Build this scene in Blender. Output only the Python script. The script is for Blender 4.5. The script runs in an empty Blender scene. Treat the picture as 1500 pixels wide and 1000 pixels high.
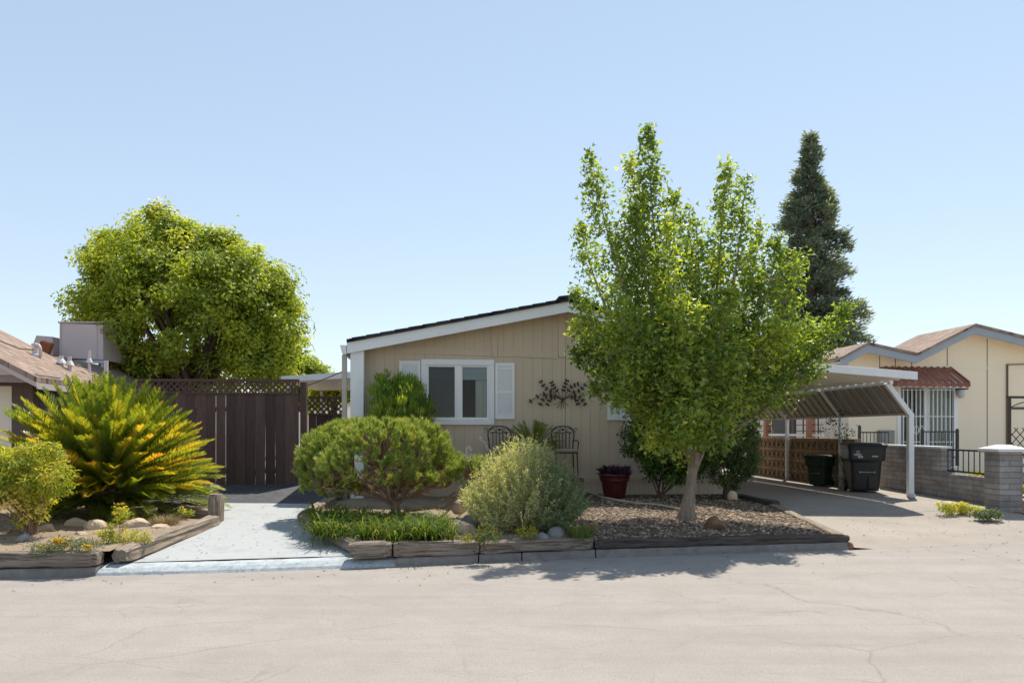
import bpy, math, random
import numpy as np
from mathutils import Vector, Matrix, noise
random.seed(7); RNG = np.random.default_rng(11)
scene = bpy.context.scene; col = scene.collection
R = math.radians; EYE = 1.6; HOR = 632.0; FOC = 1000.0; CX = 750.0
SUN_AZ, SUN_EL = R(27), R(60)

def P(px, py, Y): return Vector(((px-CX)/FOC*Y, Y, EYE-(py-HOR)/FOC*Y))
def G(px, py, z=0.0):
    Y = FOC*(EYE-z)/(py-HOR); return Vector(((px-CX)/FOC*Y, Y, z))
def lerp(a, b, t): return a+(b-a)*t
def pw(x, pts):
    if x <= pts[0][0]: (x0,y0),(x1,y1) = pts[0],pts[1]
    elif x >= pts[-1][0]: (x0,y0),(x1,y1) = pts[-2],pts[-1]
    else:
        for (x0,y0),(x1,y1) in zip(pts, pts[1:]):
            if x <= x1: break
    return y0+(y1-y0)*(x-x0)/(x1-x0)

class MB:
    """collects geometry for ONE mesh object"""
    def __init__(s): s.v=[]; s.f=[]; s.r=[]; s.n=0
    def add(s, vs, fs, r=0.5):
        vs=[tuple(v) for v in vs]; o=s.n
        s.v+=vs; s.f+=[tuple(i+o for i in f) for f in fs]; s.n+=len(vs)
        s.r+= list(r) if hasattr(r,'__len__') else [r]*len(vs)
    def box(s, x0,x1,y0,y1,z0,z1, r=.5):
        s.add([(x0,y0,z0),(x1,y0,z0),(x1,y1,z0),(x0,y1,z0),(x0,y0,z1),(x1,y0,z1),(x1,y1,z1),(x0,y1,z1)],
              [(0,3,2,1),(4,5,6,7),(0,1,5,4),(1,2,6,5),(2,3,7,6),(3,0,4,7)], r)
    def prism(s, pts, ext, r=.5):
        n=len(pts); e=Vector(ext); pts=[Vector(p) for p in pts]
        nrm=Vector((0,0,0))
        for i in range(n): nrm+=pts[i].cross(pts[(i+1)%n])
        if nrm.dot(e)>0: pts.reverse()
        s.add(pts+[p+e for p in pts], [tuple(range(n)), tuple(range(2*n-1,n-1,-1))]+[((i+1)%n,i,n+i,n+(i+1)%n) for i in range(n)], r)
    def bar(s, a, b, w, h=None, up=(0,0,1), r=.5):
        a=Vector(a); b=Vector(b); h=h or w; d=(b-a).normalized(); u=Vector(up)
        if abs(d.dot(u))>.98: u=Vector((0,1,0))
        sd=d.cross(u).normalized(); u=sd.cross(d)
        q=[sd*(i*w/2)+u*(j*h/2) for i,j in ((-1,-1),(1,-1),(1,1),(-1,1))]
        s.add([a+k for k in q]+[b+k for k in q], [(0,1,2,3),(7,6,5,4),(0,4,5,1),(1,5,6,2),(2,6,7,3),(3,7,4,0)], r)
    def tube(s, path, rad, n=6, r=.5, wob=0):
        path=[Vector(p) for p in path]; m=len(path)
        rad=rad if hasattr(rad,'__len__') else [rad]*m
        vs=[]; fs=[]; ref=Vector((0.31,.17,.93))
        for i,p in enumerate(path):
            d=(path[min(i+1,m-1)]-path[max(i-1,0)]).normalized()
            if abs(d.dot(ref))>.95: ref=Vector((.9,.3,.1))
            a=d.cross(ref).normalized(); b=d.cross(a)
            for k in range(n):
                t=2*math.pi*k/n; q=rad[i]*(1+wob*noise.noise(p*6+Vector((k*1.7,0,0))))
                vs.append(p+(a*math.cos(t)+b*math.sin(t))*q)
        for i in range(m-1):
            for k in range(n): fs.append((i*n+k, i*n+(k+1)%n, (i+1)*n+(k+1)%n, (i+1)*n+k))
        fs.append(tuple(range(n-1,-1,-1))); fs.append(tuple((m-1)*n+k for k in range(n)))
        s.add(vs, fs, r)
    def lathe(s, prof, c, n=24, r=.5):
        c=Vector(c); vs=[]; fs=[]; m=len(prof)
        for (q,z) in prof:
            for k in range(n): vs.append(c+Vector((q*math.cos(2*math.pi*k/n), q*math.sin(2*math.pi*k/n), z)))
        for i in range(m-1):
            for k in range(n): fs.append((i*n+k, i*n+(k+1)%n, (i+1)*n+(k+1)%n, (i+1)*n+k))
        fs.append(tuple(range(n-1,-1,-1))); fs.append(tuple((m-1)*n+k for k in range(n)))
        s.add(vs, fs, r)
    def leaves(s, pos, ax, nr, L, W, rnd, kind='leaf', fold=.25):
        """many leaves at once: pos, ax (length direction), nr (face normal): (N,3)"""
        pos=np.asarray(pos,float); N=len(pos)
        if N==0: return
        ax=ax/np.maximum(np.linalg.norm(ax,axis=1,keepdims=True),1e-9)
        sd=np.cross(nr,ax); sd/=np.maximum(np.linalg.norm(sd,axis=1,keepdims=True),1e-9); nn=np.cross(ax,sd)
        T={'leaf':[(0,0,0),(.5,.5,fold),(1,0,0),(.45,-.5,fold)],
           'fan':[(0,0,0),(.95,.55,fold),(.8,0,0),(.95,-.55,fold)],
           'needle':[(0,.5,0),(1,0,0),(0,-.5,0)]}[kind]
        F=[(0,2,1),(0,3,2)] if kind!='needle' else [(0,1,2)]
        L=np.broadcast_to(np.asarray(L,float),(N,)); W=np.broadcast_to(np.asarray(W,float),(N,))
        vs=np.stack([pos+ax*(t[0]*L)[:,None]+sd*(t[1]*W)[:,None]+nn*(t[2]*W)[:,None] for t in T],1).reshape(-1,3)
        k=len(T); o=s.n+np.arange(N)*k
        for f in F: s.f+=[tuple(x) for x in (o[:,None]+np.array(f)).tolist()]
        s.v+=[tuple(x) for x in vs.tolist()]; s.n+=len(vs)
        s.r+=np.repeat(np.broadcast_to(np.asarray(rnd,float),(N,)),k).tolist()
    def build(s, name, m, parent=None, smooth=False, bevel=0, loc=None, seg=2):
        vs=s.v
        if loc is not None: vs=[(v[0]-loc[0],v[1]-loc[1],v[2]-loc[2]) for v in vs]
        me=bpy.data.meshes.new(name); me.from_pydata(vs,[],s.f)
        a=me.attributes.new('rnd','FLOAT','POINT'); a.data.foreach_set('value', s.r)
        me.materials.append(m)
        if smooth: me.polygons.foreach_set('use_smooth',[True]*len(me.polygons))
        me.update(); o=bpy.data.objects.new(name,me); col.objects.link(o)
        if loc is not None: o.location=loc
        if parent:
            o.parent=parent
            if parent.type=='EMPTY': o.matrix_parent_inverse=parent.matrix_basis.inverted()
            elif parent.parent is None: o.matrix_parent_inverse=parent.matrix_basis.inverted()
        if bevel:
            b=o.modifiers.new('bevel','BEVEL'); b.width=bevel; b.segments=seg; b.limit_method='ANGLE'
        return o

def tag(o, label, cat, group=None):
    o['label']=label; o['category']=cat
    if group: o['group']=group
    return o
def thing(name, label, cat, loc=(0,0,0), group=None):
    o=bpy.data.objects.new(name,None); o.empty_display_size=.2; o.location=loc; col.objects.link(o)
    return tag(o,label,cat,group)
def struct(o, kind='structure'): o['kind']=kind; return o

# ---------------------------------------------------------------- materials
def _new(name):
    m=bpy.data.materials.new(name); m.use_nodes=True; t=m.node_tree; t.nodes.clear()
    out=t.nodes.new('ShaderNodeOutputMaterial'); b=t.nodes.new('ShaderNodeBsdfPrincipled')
    t.links.new(b.outputs[0],out.inputs[0]); return m,t,b,out
def nd(t, kind, **kw):
    n=t.nodes.new('ShaderNode'+kind)
    for k,v in kw.items():
        if k.startswith('i_'): n.inputs[int(k[2:]) if k[2:].isdigit() else k[2:].replace('_',' ')].default_value=v
        else: setattr(n,k,v)
    return n
def ramp(t, src, stops):
    r=nd(t,'ValToRGB'); e=r.color_ramp.elements
    while len(e)<len(stops): e.new(.5)
    for k,(p,c) in zip(e,stops): k.position=p; k.color=(c[0],c[1],c[2],1) if hasattr(c,'__len__') else (c,c,c,1)
    t.links.new(src,r.inputs[0]); return r.outputs[0]
def mixc(t, fac, a, b, mode='MIX'):
    m=nd(t,'MixRGB',blend_type=mode)
    for i,x in enumerate((fac,a,b)):
        if hasattr(x,'links'): t.links.new(x,m.inputs[i])
        elif i==0: m.inputs[0].default_value=x
        else: m.inputs[i].default_value=(x[0],x[1],x[2],1)
    return m.outputs[0]
def coords(t, stretch=(1,1,1), rot=(0,0,0)):
    c=nd(t,'TexCoord'); mp=nd(t,'Mapping'); mp.inputs['Scale'].default_value=stretch; mp.inputs['Rotation'].default_value=rot
    t.links.new(c.outputs['Object'],mp.inputs[0]); return mp.outputs[0]
def noi(t, vec, scale, detail=4, rough=.6, dist=0):
    n=nd(t,'TexNoise'); n.inputs['Scale'].default_value=scale; n.inputs['Detail'].default_value=detail
    n.inputs['Roughness'].default_value=rough; n.inputs['Distortion'].default_value=dist
    t.links.new(vec,n.inputs['Vector']); return n.outputs[0]
def bump(t, b, h, strength, dist=.01):
    n=nd(t,'Bump'); n.inputs['Strength'].default_value=strength; n.inputs['Distance'].default_value=dist
    t.links.new(h,n.inputs['Height']); t.links.new(n.outputs[0],b.inputs['Normal'])
def mat(name, c1, c2=None, scale=4, rough=.75, bmp=.2, bscale=40, stretch=(1,1,1), spec=.35, metal=0, grime=0, grime_c=(.12,.1,.08), gscale=1.2, rnd=False):
    m,t,b,o=_new(name); c2=c2 or tuple(x*.82 for x in c1); v=coords(t,stretch)
    n=noi(t,v,scale,6); c=ramp(t,n,[(.3,c1),(.7,c2)])
    if grime:
        g=noi(t,v,gscale,8,.65); gf=ramp(t,g,[(.48,0),(.72,grime)]); c=mixc(t,gf,c,grime_c)
    if rnd:
        a=nd(t,'Attribute',attribute_name='rnd'); hv=nd(t,'HueSaturation'); 
        mr=nd(t,'MapRange'); mr.inputs[3].default_value=.7; mr.inputs[4].default_value=1.25
        t.links.new(a.outputs['Fac'],mr.inputs[0]); t.links.new(mr.outputs[0],hv.inputs['Value']); t.links.new(c,hv.inputs['Color']); c=hv.outputs[0]
    t.links.new(c,b.inputs['Base Color']); b.inputs['Roughness'].default_value=rough
    b.inputs['Specular IOR Level'].default_value=spec; b.inputs['Metallic'].default_value=metal
    if bmp: bump(t,b,noi(t,v,bscale,6,.7),bmp)
    return m
def leafmat(name, stops, trans=.4, tcol=1.6, rough=.5, spec=.35):
    """stops: list of (pos, colour) over the per-leaf random attribute; part of the light passes through the leaf"""
    m,t,b,o=_new(name); a=nd(t,'Attribute',attribute_name='rnd'); c=ramp(t,a.outputs['Fac'],stops)
    t.links.new(c,b.inputs['Base Color']); b.inputs['Roughness'].default_value=rough; b.inputs['Specular IOR Level'].default_value=spec
    tr=nd(t,'BsdfTranslucent'); tc=mixc(t,1,c,(1.25*tcol,1.1*tcol,.35*tcol),'MULTIPLY'); t.links.new(tc,tr.inputs[0])
    mx=nd(t,'MixShader'); mx.inputs[0].default_value=trans
    t.links.new(b.outputs[0],mx.inputs[1]); t.links.new(tr.outputs[0],mx.inputs[2]); t.links.new(mx.outputs[0],o.inputs[0])
    return m
def wood(name, c1, c2, c3):
    m,t,b,o=_new(name); v=coords(t,(.7,9,9)); n=noi(t,v,5,9,.7,.4); w=noi(t,coords(t,(.35,22,22)),4,4,.6)
    c=ramp(t,n,[(.25,c3),(.45,c1),(.7,c2)]); cr=ramp(t,w,[(.34,.35),(.46,1)]); c=mixc(t,1,c,cr,'MULTIPLY')
    t.links.new(c,b.inputs['Base Color']); b.inputs['Roughness'].default_value=.9; b.inputs['Specular IOR Level'].default_value=.15
    h=mixc(t,1,n,cr,'MULTIPLY'); bump(t,b,h,.9,.02); return m
def bricks(name, c1, c2, mortar, bw, bh, mt=.008, rough=.9, axes='xz', bmp=.6):
    m,t,b,o=_new(name); c=nd(t,'TexCoord'); s=nd(t,'SeparateXYZ'); k=nd(t,'CombineXYZ')
    t.links.new(c.outputs['Object'],s.inputs[0])
    for i,a in enumerate(axes): t.links.new(s.outputs['xyz'.index(a)],k.inputs[i])
    br=nd(t,'TexBrick'); br.inputs['Scale'].default_value=1; br.inputs['Brick Width'].default_value=bw; br.inputs['Row Height'].default_value=bh
    br.inputs['Mortar Size'].default_value=mt; br.inputs['Bias'].default_value=0; br.inputs['Mortar Smooth'].default_value=.3
    for i,x in ((1,c1),(2,c2),(3,mortar)): br.inputs[i].default_value=(*x,1)
    t.links.new(k.outputs[0],br.inputs[0]); n=noi(t,c.outputs['Object'],3.5,8,.7); n2=noi(t,c.outputs['Object'],60,3)
    f=ramp(t,n,[(.3,.65),(.7,1.15)]); cc=mixc(t,1,br.outputs[0],f,'MULTIPLY'); t.links.new(cc,b.inputs['Base Color'])
    b.inputs['Roughness'].default_value=rough; b.inputs['Specular IOR Level'].default_value=.2
    inv=nd(t,'Math',operation='MULTIPLY_ADD'); inv.inputs[1].default_value=-1; t.links.new(br.outputs[1],inv.inputs[0])
    sc=nd(t,'Math',operation='MULTIPLY_ADD'); sc.inputs[1].default_value=.35; t.links.new(n2,sc.inputs[0]); t.links.new(inv.outputs[0],sc.inputs[2])
    bump(t,b,sc.outputs[0],bmp,.01); return m

class Plane:
    """a facade: origin at a point on the ground, u along the wall, z up, off = out towards the street"""
    def __init__(s, px, Y, ang):
        s.o=Vector(((px-CX)/FOC*Y,Y,0)); a=R(ang); s.e=Vector((math.cos(a),math.sin(a),0)); s.n=Vector((math.sin(a),-math.cos(a),0)); s.back=-s.n; s.ang=a
    def uz(s, px, py, off=0):
        k=(px-CX)/FOC; o=s.o+s.n*off; u=(k*o.y-o.x)/(s.e.x-k*s.e.y); Y=o.y+s.e.y*u; return u, EYE-(py-HOR)/FOC*Y
    def at(s, u, z, off=0): return s.o+s.e*u+s.n*off+Vector((0,0,z))
    def p(s, px, py, off=0): return s.at(*s.uz(px,py,off),off)
    def rect(s, mb, u0,u1,z0,z1,off0,off1,r=.5):
        mb.prism([s.at(u0,z0,off1),s.at(u1,z0,off1),s.at(u1,z1,off1),s.at(u0,z1,off1)], s.n*(off0-off1), r)
# ---------------------------------------------------------------- palette
def street_mat():
    m,t,b,o=_new('worn asphalt'); v=coords(t); n=noi(t,v,.35,5,.6); f=noi(t,v,90,3,.7); f2=noi(t,v,420,2,.7)
    st=noi(t,coords(t,(.12,1.6,1),(0,0,R(8))),1.6,6,.65,.3)
    c=ramp(t,n,[(.3,(.31,.276,.247)),(.7,(.36,.322,.288))]); c=mixc(t,ramp(t,st,[(.42,0),(.72,.6)]),c,(.25,.222,.198))
    bl=noi(t,v,2.2,7,.7); c=mixc(t,ramp(t,bl,[(.34,.32),(.56,0)]),c,(.22,.197,.178)); oi=noi(t,v,.9,4,.5,.8); c=mixc(t,ramp(t,oi,[(.68,0),(.78,.25)]),c,(.16,.145,.132)); ag=noi(t,v,55,2,.8); c=mixc(t,ramp(t,ag,[(.34,.75),(.47,0),(.6,0),(.72,.7)]),c,(.2,.185,.17)); c=mixc(t,ramp(t,f,[(.38,.3),(.55,0)]),c,(.2,.185,.17)); c=mixc(t,ramp(t,f2,[(.55,0),(.72,.5)]),c,(.5,.47,.43))
    for sc,wd,am,off in ((.5,.0022,.42,0),(1.1,.003,.3,7),(.9,.0028,.35,3),(2.3,.004,.22,11)):      # cracks
        mp=nd(t,'Mapping'); mp.inputs['Location'].default_value=(off,off*.3,0); mp.inputs['Scale'].default_value=(.62,1,1); tc=nd(t,'TexCoord'); t.links.new(tc.outputs['Object'],mp.inputs[0])
        ds=nd(t,'TexNoise'); ds.inputs['Scale'].default_value=1.3; ds.inputs['Detail'].default_value=6; t.links.new(mp.outputs[0],ds.inputs[0])
        ad=mixc(t,.4,mp.outputs[0],ds.outputs[1],'ADD'); vo=nd(t,'TexVoronoi',feature='DISTANCE_TO_EDGE'); vo.inputs['Scale'].default_value=sc; t.links.new(ad,vo.inputs['Vector'])
        k=ramp(t,vo.outputs[0],[(wd*.5,1),(wd*2.2,0)]); ms=ramp(t,noi(t,v,.5+off*.05,3),[(.44,0),(.6,1)]); k=mixc(t,1,k,ms,'MULTIPLY')
        kk=nd(t,'Math',operation='MULTIPLY'); kk.inputs[1].default_value=am; t.links.new(k,kk.inputs[0]); c=mixc(t,kk.outputs[0],c,(.13,.115,.1))
    t.links.new(c,b.inputs['Base Color']); b.inputs['Roughness'].default_value=.9; b.inputs['Specular IOR Level'].default_value=.25
    bump(t,b,f,.35,.006); return m
M={}
M['street']=street_mat()
M['soil']=mat('dry soil',(.22,.165,.115),(.34,.265,.19),6,.95,.8,28,spec=.1,grime=.5,grime_c=(.1,.075,.055),gscale=3)
M['mulch']=mat('bark and gravel base',(.11,.08,.055),(.21,.155,.11),30,.95,1,60,spec=.1,grime=.5,grime_c=(.06,.05,.04),gscale=12)
M['yard']=mat('packed yard earth',(.3,.26,.21),(.38,.33,.27),2,.95,.4,30)
M['walk']=mat('pale painted concrete',(.345,.36,.36),(.41,.42,.415),3,.85,.5,55,grime=.55,grime_c=(.2,.2,.19),gscale=3)
M['curbpaint']=mat('rough painted curb',(.36,.40,.42),(.48,.52,.53),9,.9,1,38,grime=.8,grime_c=(.22,.22,.22),gscale=16)
M['curb']=mat('grey curb concrete',(.17,.155,.145),(.26,.24,.22),6,.92,.6,50,grime=.5,grime_c=(.09,.085,.08),gscale=8)
M['pad']=mat('dark asphalt pad',(.045,.045,.05),(.08,.08,.085),8,.85,.6,90,grime=.4,grime_c=(.16,.15,.15),gscale=3)
M['drive']=mat('driveway concrete',(.28,.245,.206),(.335,.293,.247),1.2,.88,.3,70,grime=.5,grime_c=(.2,.17,.14),gscale=1.1)
M['timber']=wood('weathered timber',(.27,.215,.165),(.42,.35,.275),(.07,.052,.042))
M['timber_dark']=wood('dark creosoted timber',(.085,.07,.06),(.15,.125,.105),(.03,.025,.02))
M['timber_mid']=wood('grey brown timber',(.23,.185,.15),(.36,.30,.245),(.055,.043,.036))
M['tan']=mat('tan siding paint',(.535,.44,.33),(.565,.465,.35),1.5,.8,.12,120,(1,1,.15),grime=.12,grime_c=(.25,.2,.15))
M['groove']=mat('siding groove',(.33,.265,.195),None,5,.9,0)
M['white']=mat('white paint',(.78,.79,.79),(.72,.74,.75),2,.6,.12,60,grime=.2,grime_c=(.5,.5,.48),gscale=2.5)
M['vinyl']=mat('white vinyl',(.82,.82,.81),(.79,.79,.78),2,.45,.03,30)
M['shingle']=bricks('charcoal shingles',(.03,.031,.035),(.055,.055,.06),(.012,.012,.012),.3,.14,.006,axes='xy')
M['shingle_red']=bricks('brown shingles',(.27,.195,.155),(.37,.275,.22),(.14,.1,.08),.3,.15,.008,axes='xy')
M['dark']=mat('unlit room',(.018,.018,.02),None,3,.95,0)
M['curtain']=mat('pale green curtain',(.66,.70,.63),(.74,.77,.70),3,.9,.2,60)
M['blind']=mat('grey blue blind',(.4,.45,.48),(.44,.48,.5),3,.8,.1,60)
M['fence']=mat('dark brown stained boards',(.085,.05,.043),(.12,.075,.064),5,.8,.5,30,(6,6,.5),spec=.25,rnd=True)
M['tanmetal']=mat('tan painted metal',(.42,.38,.32),(.46,.42,.36),3,.55,.05,30)
M['panel']=mat('carport panel underside',(.27,.25,.21),(.31,.285,.24),1.5,.5,.05,20,grime=.25,grime_c=(.16,.14,.11),gscale=2)
M['canopy']=mat('canopy underside',(.56,.52,.45),(.60,.56,.49),1.5,.5,.05,20)
M['iron']=mat('black wrought iron',(.018,.017,.017),(.03,.028,.027),20,.5,.2,60,spec=.5)
M['bronze']=mat('dark bronze metal',(.035,.024,.02),(.06,.042,.035),20,.5,.2,60,spec=.5,metal=.3)
M['bin']=mat('black bin plastic',(.014,.015,.018),(.02,.021,.024),5,.5,.1,80,spec=.4,grime=.3,grime_c=(.05,.048,.045),gscale=4)
M['bin_green']=mat('dark green bin plastic',(.02,.035,.02),(.03,.045,.026),5,.55,.1,80)
M['mark']=mat('pale print',(.5,.5,.5),None,8,.6,0)
M['steelgrey']=mat('dull grey metal',(.2,.2,.2),(.28,.28,.27),9,.5,.1,40,metal=.4)
M['cream']=mat('cream siding',(.84,.73,.55),(.87,.76,.58),1.2,.8,.12,100,(1,1,.15),grime=.15,grime_c=(.6,.5,.36))
M['creamlite']=mat('pale cream siding',(.74,.67,.56),(.8,.73,.62),1.2,.8,.1,80)
M['seam']=mat('dark seam',(.16,.12,.08),None,3,.9,0)
M['blueg']=mat('blue grey fascia',(.30,.34,.385),(.34,.38,.42),2,.7,.1,60)
M['awning']=mat('red awning metal',(.19,.062,.045),(.24,.085,.062),2,.55,.05,30,grime=.3,grime_c=(.5,.3,.24),gscale=3)
M['greybrick']=bricks('grey painted slump brick',(.24,.225,.215),(.34,.325,.315),(.19,.18,.17),.4,.1,.008,axes='yz',bmp=.8)
M['greybrick_x']=bricks('grey pillar brick',(.24,.225,.215),(.34,.325,.315),(.19,.18,.17),.4,.1,.008,axes='xz',bmp=.8)
M['cap']=mat('pale concrete cap',(.6,.6,.59),(.68,.68,.67),4,.8,.3,50)
M['breeze']=mat('brown breeze block',(.27,.19,.115),(.36,.26,.165),8,.92,.6,45,grime=.55,grime_c=(.13,.09,.055),gscale=5)
M['redbrick']=bricks('brown step brick',(.27,.15,.1),(.36,.22,.15),(.3,.27,.23),.22,.075,.008)
M['postbrown']=mat('red brown post',(.33,.15,.095),(.4,.2,.13),6,.8,.2,30)
M['taupe']=mat('taupe paint',(.50,.41,.38),(.53,.44,.41),2,.75,.1,60)
M['siding_dark']=mat('dark brown siding',(.1,.075,.065),(.13,.1,.088),3,.85,.3,30,(8,8,1))
M['cooler']=mat('mauve cooler paint',(.62,.52,.52),(.66,.56,.555),2,.6,.1,40,grime=.2,grime_c=(.3,.24,.22))
M['galv']=mat('galvanised metal',(.5,.52,.54),(.58,.6,.62),5,.5,.1,40)
M['rust']=mat('rusty orange metal',(.42,.14,.06),(.28,.09,.04),14,.85,.5,40)
M['pipe']=mat('pale vent pipe',(.55,.5,.47),(.6,.56,.53),4,.6,.1,40)
M['glazed']=mat('oxblood glaze',(.055,.010,.009),(.085,.014,.012),6,.22,.15,25,spec=.6)
M['teal']=mat('teal glaze',(.16,.26,.24),(.22,.32,.29),6,.35,.1,25)
M['cushion']=mat('taupe cushion',(.26,.215,.17),(.3,.25,.2),8,.95,.3,90)
M['stone_tan']=mat('tan field stone',(.44,.33,.23),(.56,.44,.32),5,.9,.7,22,grime=.4,grime_c=(.25,.18,.12),gscale=6)
M['stone_grey']=mat('grey river stone',(.16,.155,.16),(.27,.26,.26),5,.8,.5,22,grime=.3,grime_c=(.4,.38,.36),gscale=5)
M['stone_rust']=mat('rust brown lava rock',(.16,.085,.05),(.25,.14,.085),8,.95,1,30)
M['hose']=mat('tan plastic pipe',(.45,.38,.3),(.52,.45,.36),6,.6,.1,40)
M['bark']=mat('pale grey bark',(.21,.165,.13),(.37,.31,.255),4,.95,1,9,(5,5,1),spec=.1,grime=.6,grime_c=(.19,.14,.105),gscale=9)
M['bark_brown']=mat('brown bark',(.2,.13,.09),(.31,.21,.15),5,.95,.9,14,(5,5,1.2),spec=.1)
M['bark_dark']=mat('dark bark',(.09,.065,.05),(.15,.11,.085),5,.95,.9,14,(5,5,1.2),spec=.1)
M['petal_y']=mat('yellow petals',(.75,.5,.03),None,9,.7,0)
M['petal_p']=mat('lilac petals',(.5,.38,.5),None,9,.7,0)
def glassmat():
    m,t,b,o=_new('window glass'); t.nodes.remove(b); fr=nd(t,'Fresnel'); fr.inputs[0].default_value=1.42
    tr=nd(t,'BsdfTransparent'); tr.inputs[0].default_value=(.8,.84,.84,1); gl=nd(t,'BsdfGlossy'); gl.inputs['Roughness'].default_value=.02
    mx=nd(t,'MixShader'); a=nd(t,'Math',operation='ADD'); a.inputs[1].default_value=.0; t.links.new(fr.outputs[0],a.inputs[0]); t.links.new(a.outputs[0],mx.inputs[0])
    t.links.new(tr.outputs[0],mx.inputs[1]); t.links.new(gl.outputs[0],mx.inputs[2]); t.links.new(mx.outputs[0],o.inputs[0]); return m
M['glass']=glassmat()
def screenmat():
    m,t,b,o=_new('insect screen'); b.inputs['Base Color'].default_value=(.12,.125,.13,1); b.inputs['Roughness'].default_value=.9; b.inputs['Alpha'].default_value=.6; return m
M['screen']=screenmat()
def gravelmat():
    m,t,b,o=_new('bark chips and gravel'); a=nd(t,'Attribute',attribute_name='rnd')
    c=ramp(t,a.outputs['Fac'],[(0,(.06,.04,.028)),(.35,(.16,.105,.068)),(.65,(.27,.195,.135)),(1,(.5,.41,.31))])
    t.links.new(c,b.inputs['Base Color']); b.inputs['Roughness'].default_value=.9; return m
M['gravel']=gravelmat()
# foliage
M['l_ginkgo']=leafmat('ginkgo leaf',[(0,(.06,.105,.03)),(.45,(.16,.235,.055)),(.8,(.30,.36,.07)),(1,(.44,.42,.09))],.45,2.3,.42,.4)
M['l_round']=leafmat('broad crown leaf',[(0,(.10,.155,.026)),(.5,(.26,.33,.045)),(.8,(.38,.43,.055)),(1,(.50,.46,.08))],.44,2.0,.45,.35)
M['l_red']=leafmat('redwood spray',[(0,(.10,.15,.13)),(.6,(.22,.28,.235)),(.9,(.28,.31,.21)),(1,(.42,.36,.25))],.35,1.25)
M['l_sago']=leafmat('sago leaflet',[(0,(.05,.095,.018)),(.35,(.16,.22,.03)),(.6,(.36,.34,.035)),(.8,(.52,.37,.04)),(1,(.56,.26,.045))],.4,1.6,.4)
M['l_nandina']=leafmat('bright shrub leaf',[(0,(.14,.22,.03)),(.5,(.36,.40,.06)),(.8,(.56,.50,.13)),(1,(.75,.62,.32))],.5,1.5)
M['l_pine']=leafmat('pine needle',[(0,(.10,.165,.05)),(.5,(.27,.36,.09)),(.85,(.46,.48,.13)),(1,(.45,.34,.14))],.33,1.4)
M['l_lily']=leafmat('strap leaf',[(0,(.035,.075,.012)),(.6,(.10,.16,.022)),(1,(.32,.32,.05))],.35,1.7,.6,.2)
M['l_silver']=leafmat('silvery leaf',[(0,(.24,.29,.16)),(.5,(.46,.50,.27)),(1,(.68,.67,.40))],.42,1.25)
M['l_silver_dark']=leafmat('grey green leaf',[(0,(.09,.15,.08)),(.5,(.17,.24,.12)),(1,(.3,.37,.2))],.3,1.2)
M['l_cypress']=leafmat('cypress spray',[(0,(.06,.13,.025)),(.55,(.19,.29,.04)),(1,(.42,.46,.075))],.4,1.7)
M['l_cypress_dull']=leafmat('dull cypress spray',[(0,(.03,.06,.02)),(.6,(.085,.135,.045)),(1,(.2,.26,.09))],.3,1.6)
M['l_camellia']=leafmat('glossy dark leaf',[(0,(.03,.07,.016)),(.6,(.07,.135,.028)),(1,(.16,.24,.04))],.32,1.6,.3)
M['l_purple']=leafmat('purple leaf',[(0,(.03,.012,.028)),(.6,(.07,.03,.06)),(1,(.14,.06,.11))],.2,.8)
M['l_yellow']=leafmat('yellow green leaf',[(0,(.16,.2,.025)),(.6,(.34,.34,.04)),(1,(.5,.42,.06))],.3,1.3)
M['l_sedum']=leafmat('grey green leaf small',[(0,(.1,.15,.07)),(.6,(.2,.25,.12)),(1,(.38,.36,.2))],.2,1.2)
M['l_dry']=leafmat('dry grass blade',[(0,(.22,.16,.09)),(.6,(.34,.26,.15)),(1,(.44,.34,.18))],.2,1)
M['l_grass']=leafmat('fine grass blade',[(0,(.07,.12,.03)),(.6,(.15,.2,.05)),(1,(.28,.3,.09))],.3,1.3)
M['l_redtip']=leafmat('bronze tipped leaf',[(0,(.07,.13,.03)),(.6,(.15,.2,.05)),(.85,(.26,.15,.07)),(1,(.3,.1,.06))],.25,1.3)
# ---------------------------------------------------------------- world, sun, camera
w=bpy.data.worlds.new('World'); scene.world=w; w.use_nodes=True; t=w.node_tree
sky=t.nodes.new('ShaderNodeTexSky'); sky.sky_type='NISHITA'; sky.sun_disc=False; sky.sun_elevation=SUN_EL; sky.sun_rotation=SUN_AZ
sky.air_density=1.0; sky.dust_density=0; sky.ozone_density=3.0
bg=t.nodes['Background']; bg.inputs[1].default_value=.15; gm=t.nodes.new('ShaderNodeGamma'); gm.inputs[1].default_value=.5; t.links.new(sky.outputs[0],gm.inputs[0]); t.links.new(gm.outputs[0],bg.inputs[0])
sl=bpy.data.lights.new('sun','SUN'); sl.energy=2.45; sl.angle=R(.53); sl.color=(1,.94,.84)
so=bpy.data.objects.new('sun',sl); col.objects.link(so)
so.rotation_euler=Vector((math.sin(SUN_AZ)*math.cos(SUN_EL),math.cos(SUN_AZ)*math.cos(SUN_EL),math.sin(SUN_EL))).to_track_quat('Z','Y').to_euler()
cam=bpy.data.cameras.new('camera'); cam.sensor_width=36; cam.lens=24; cam.shift_y=.088; cam.clip_start=.1; cam.clip_end=2000
co=bpy.data.objects.new('camera',cam); col.objects.link(co); co.location=(0,0,EYE); co.rotation_euler=(R(90),0,0); scene.camera=co
vs=scene.view_settings; vs.view_transform='Standard'; vs.look='None'; vs.gamma=1; vs.use_curve_mapping=False; vs.exposure=1.43
scene.cycles.max_bounces=8; scene.cycles.transparent_max_bounces=8

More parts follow.
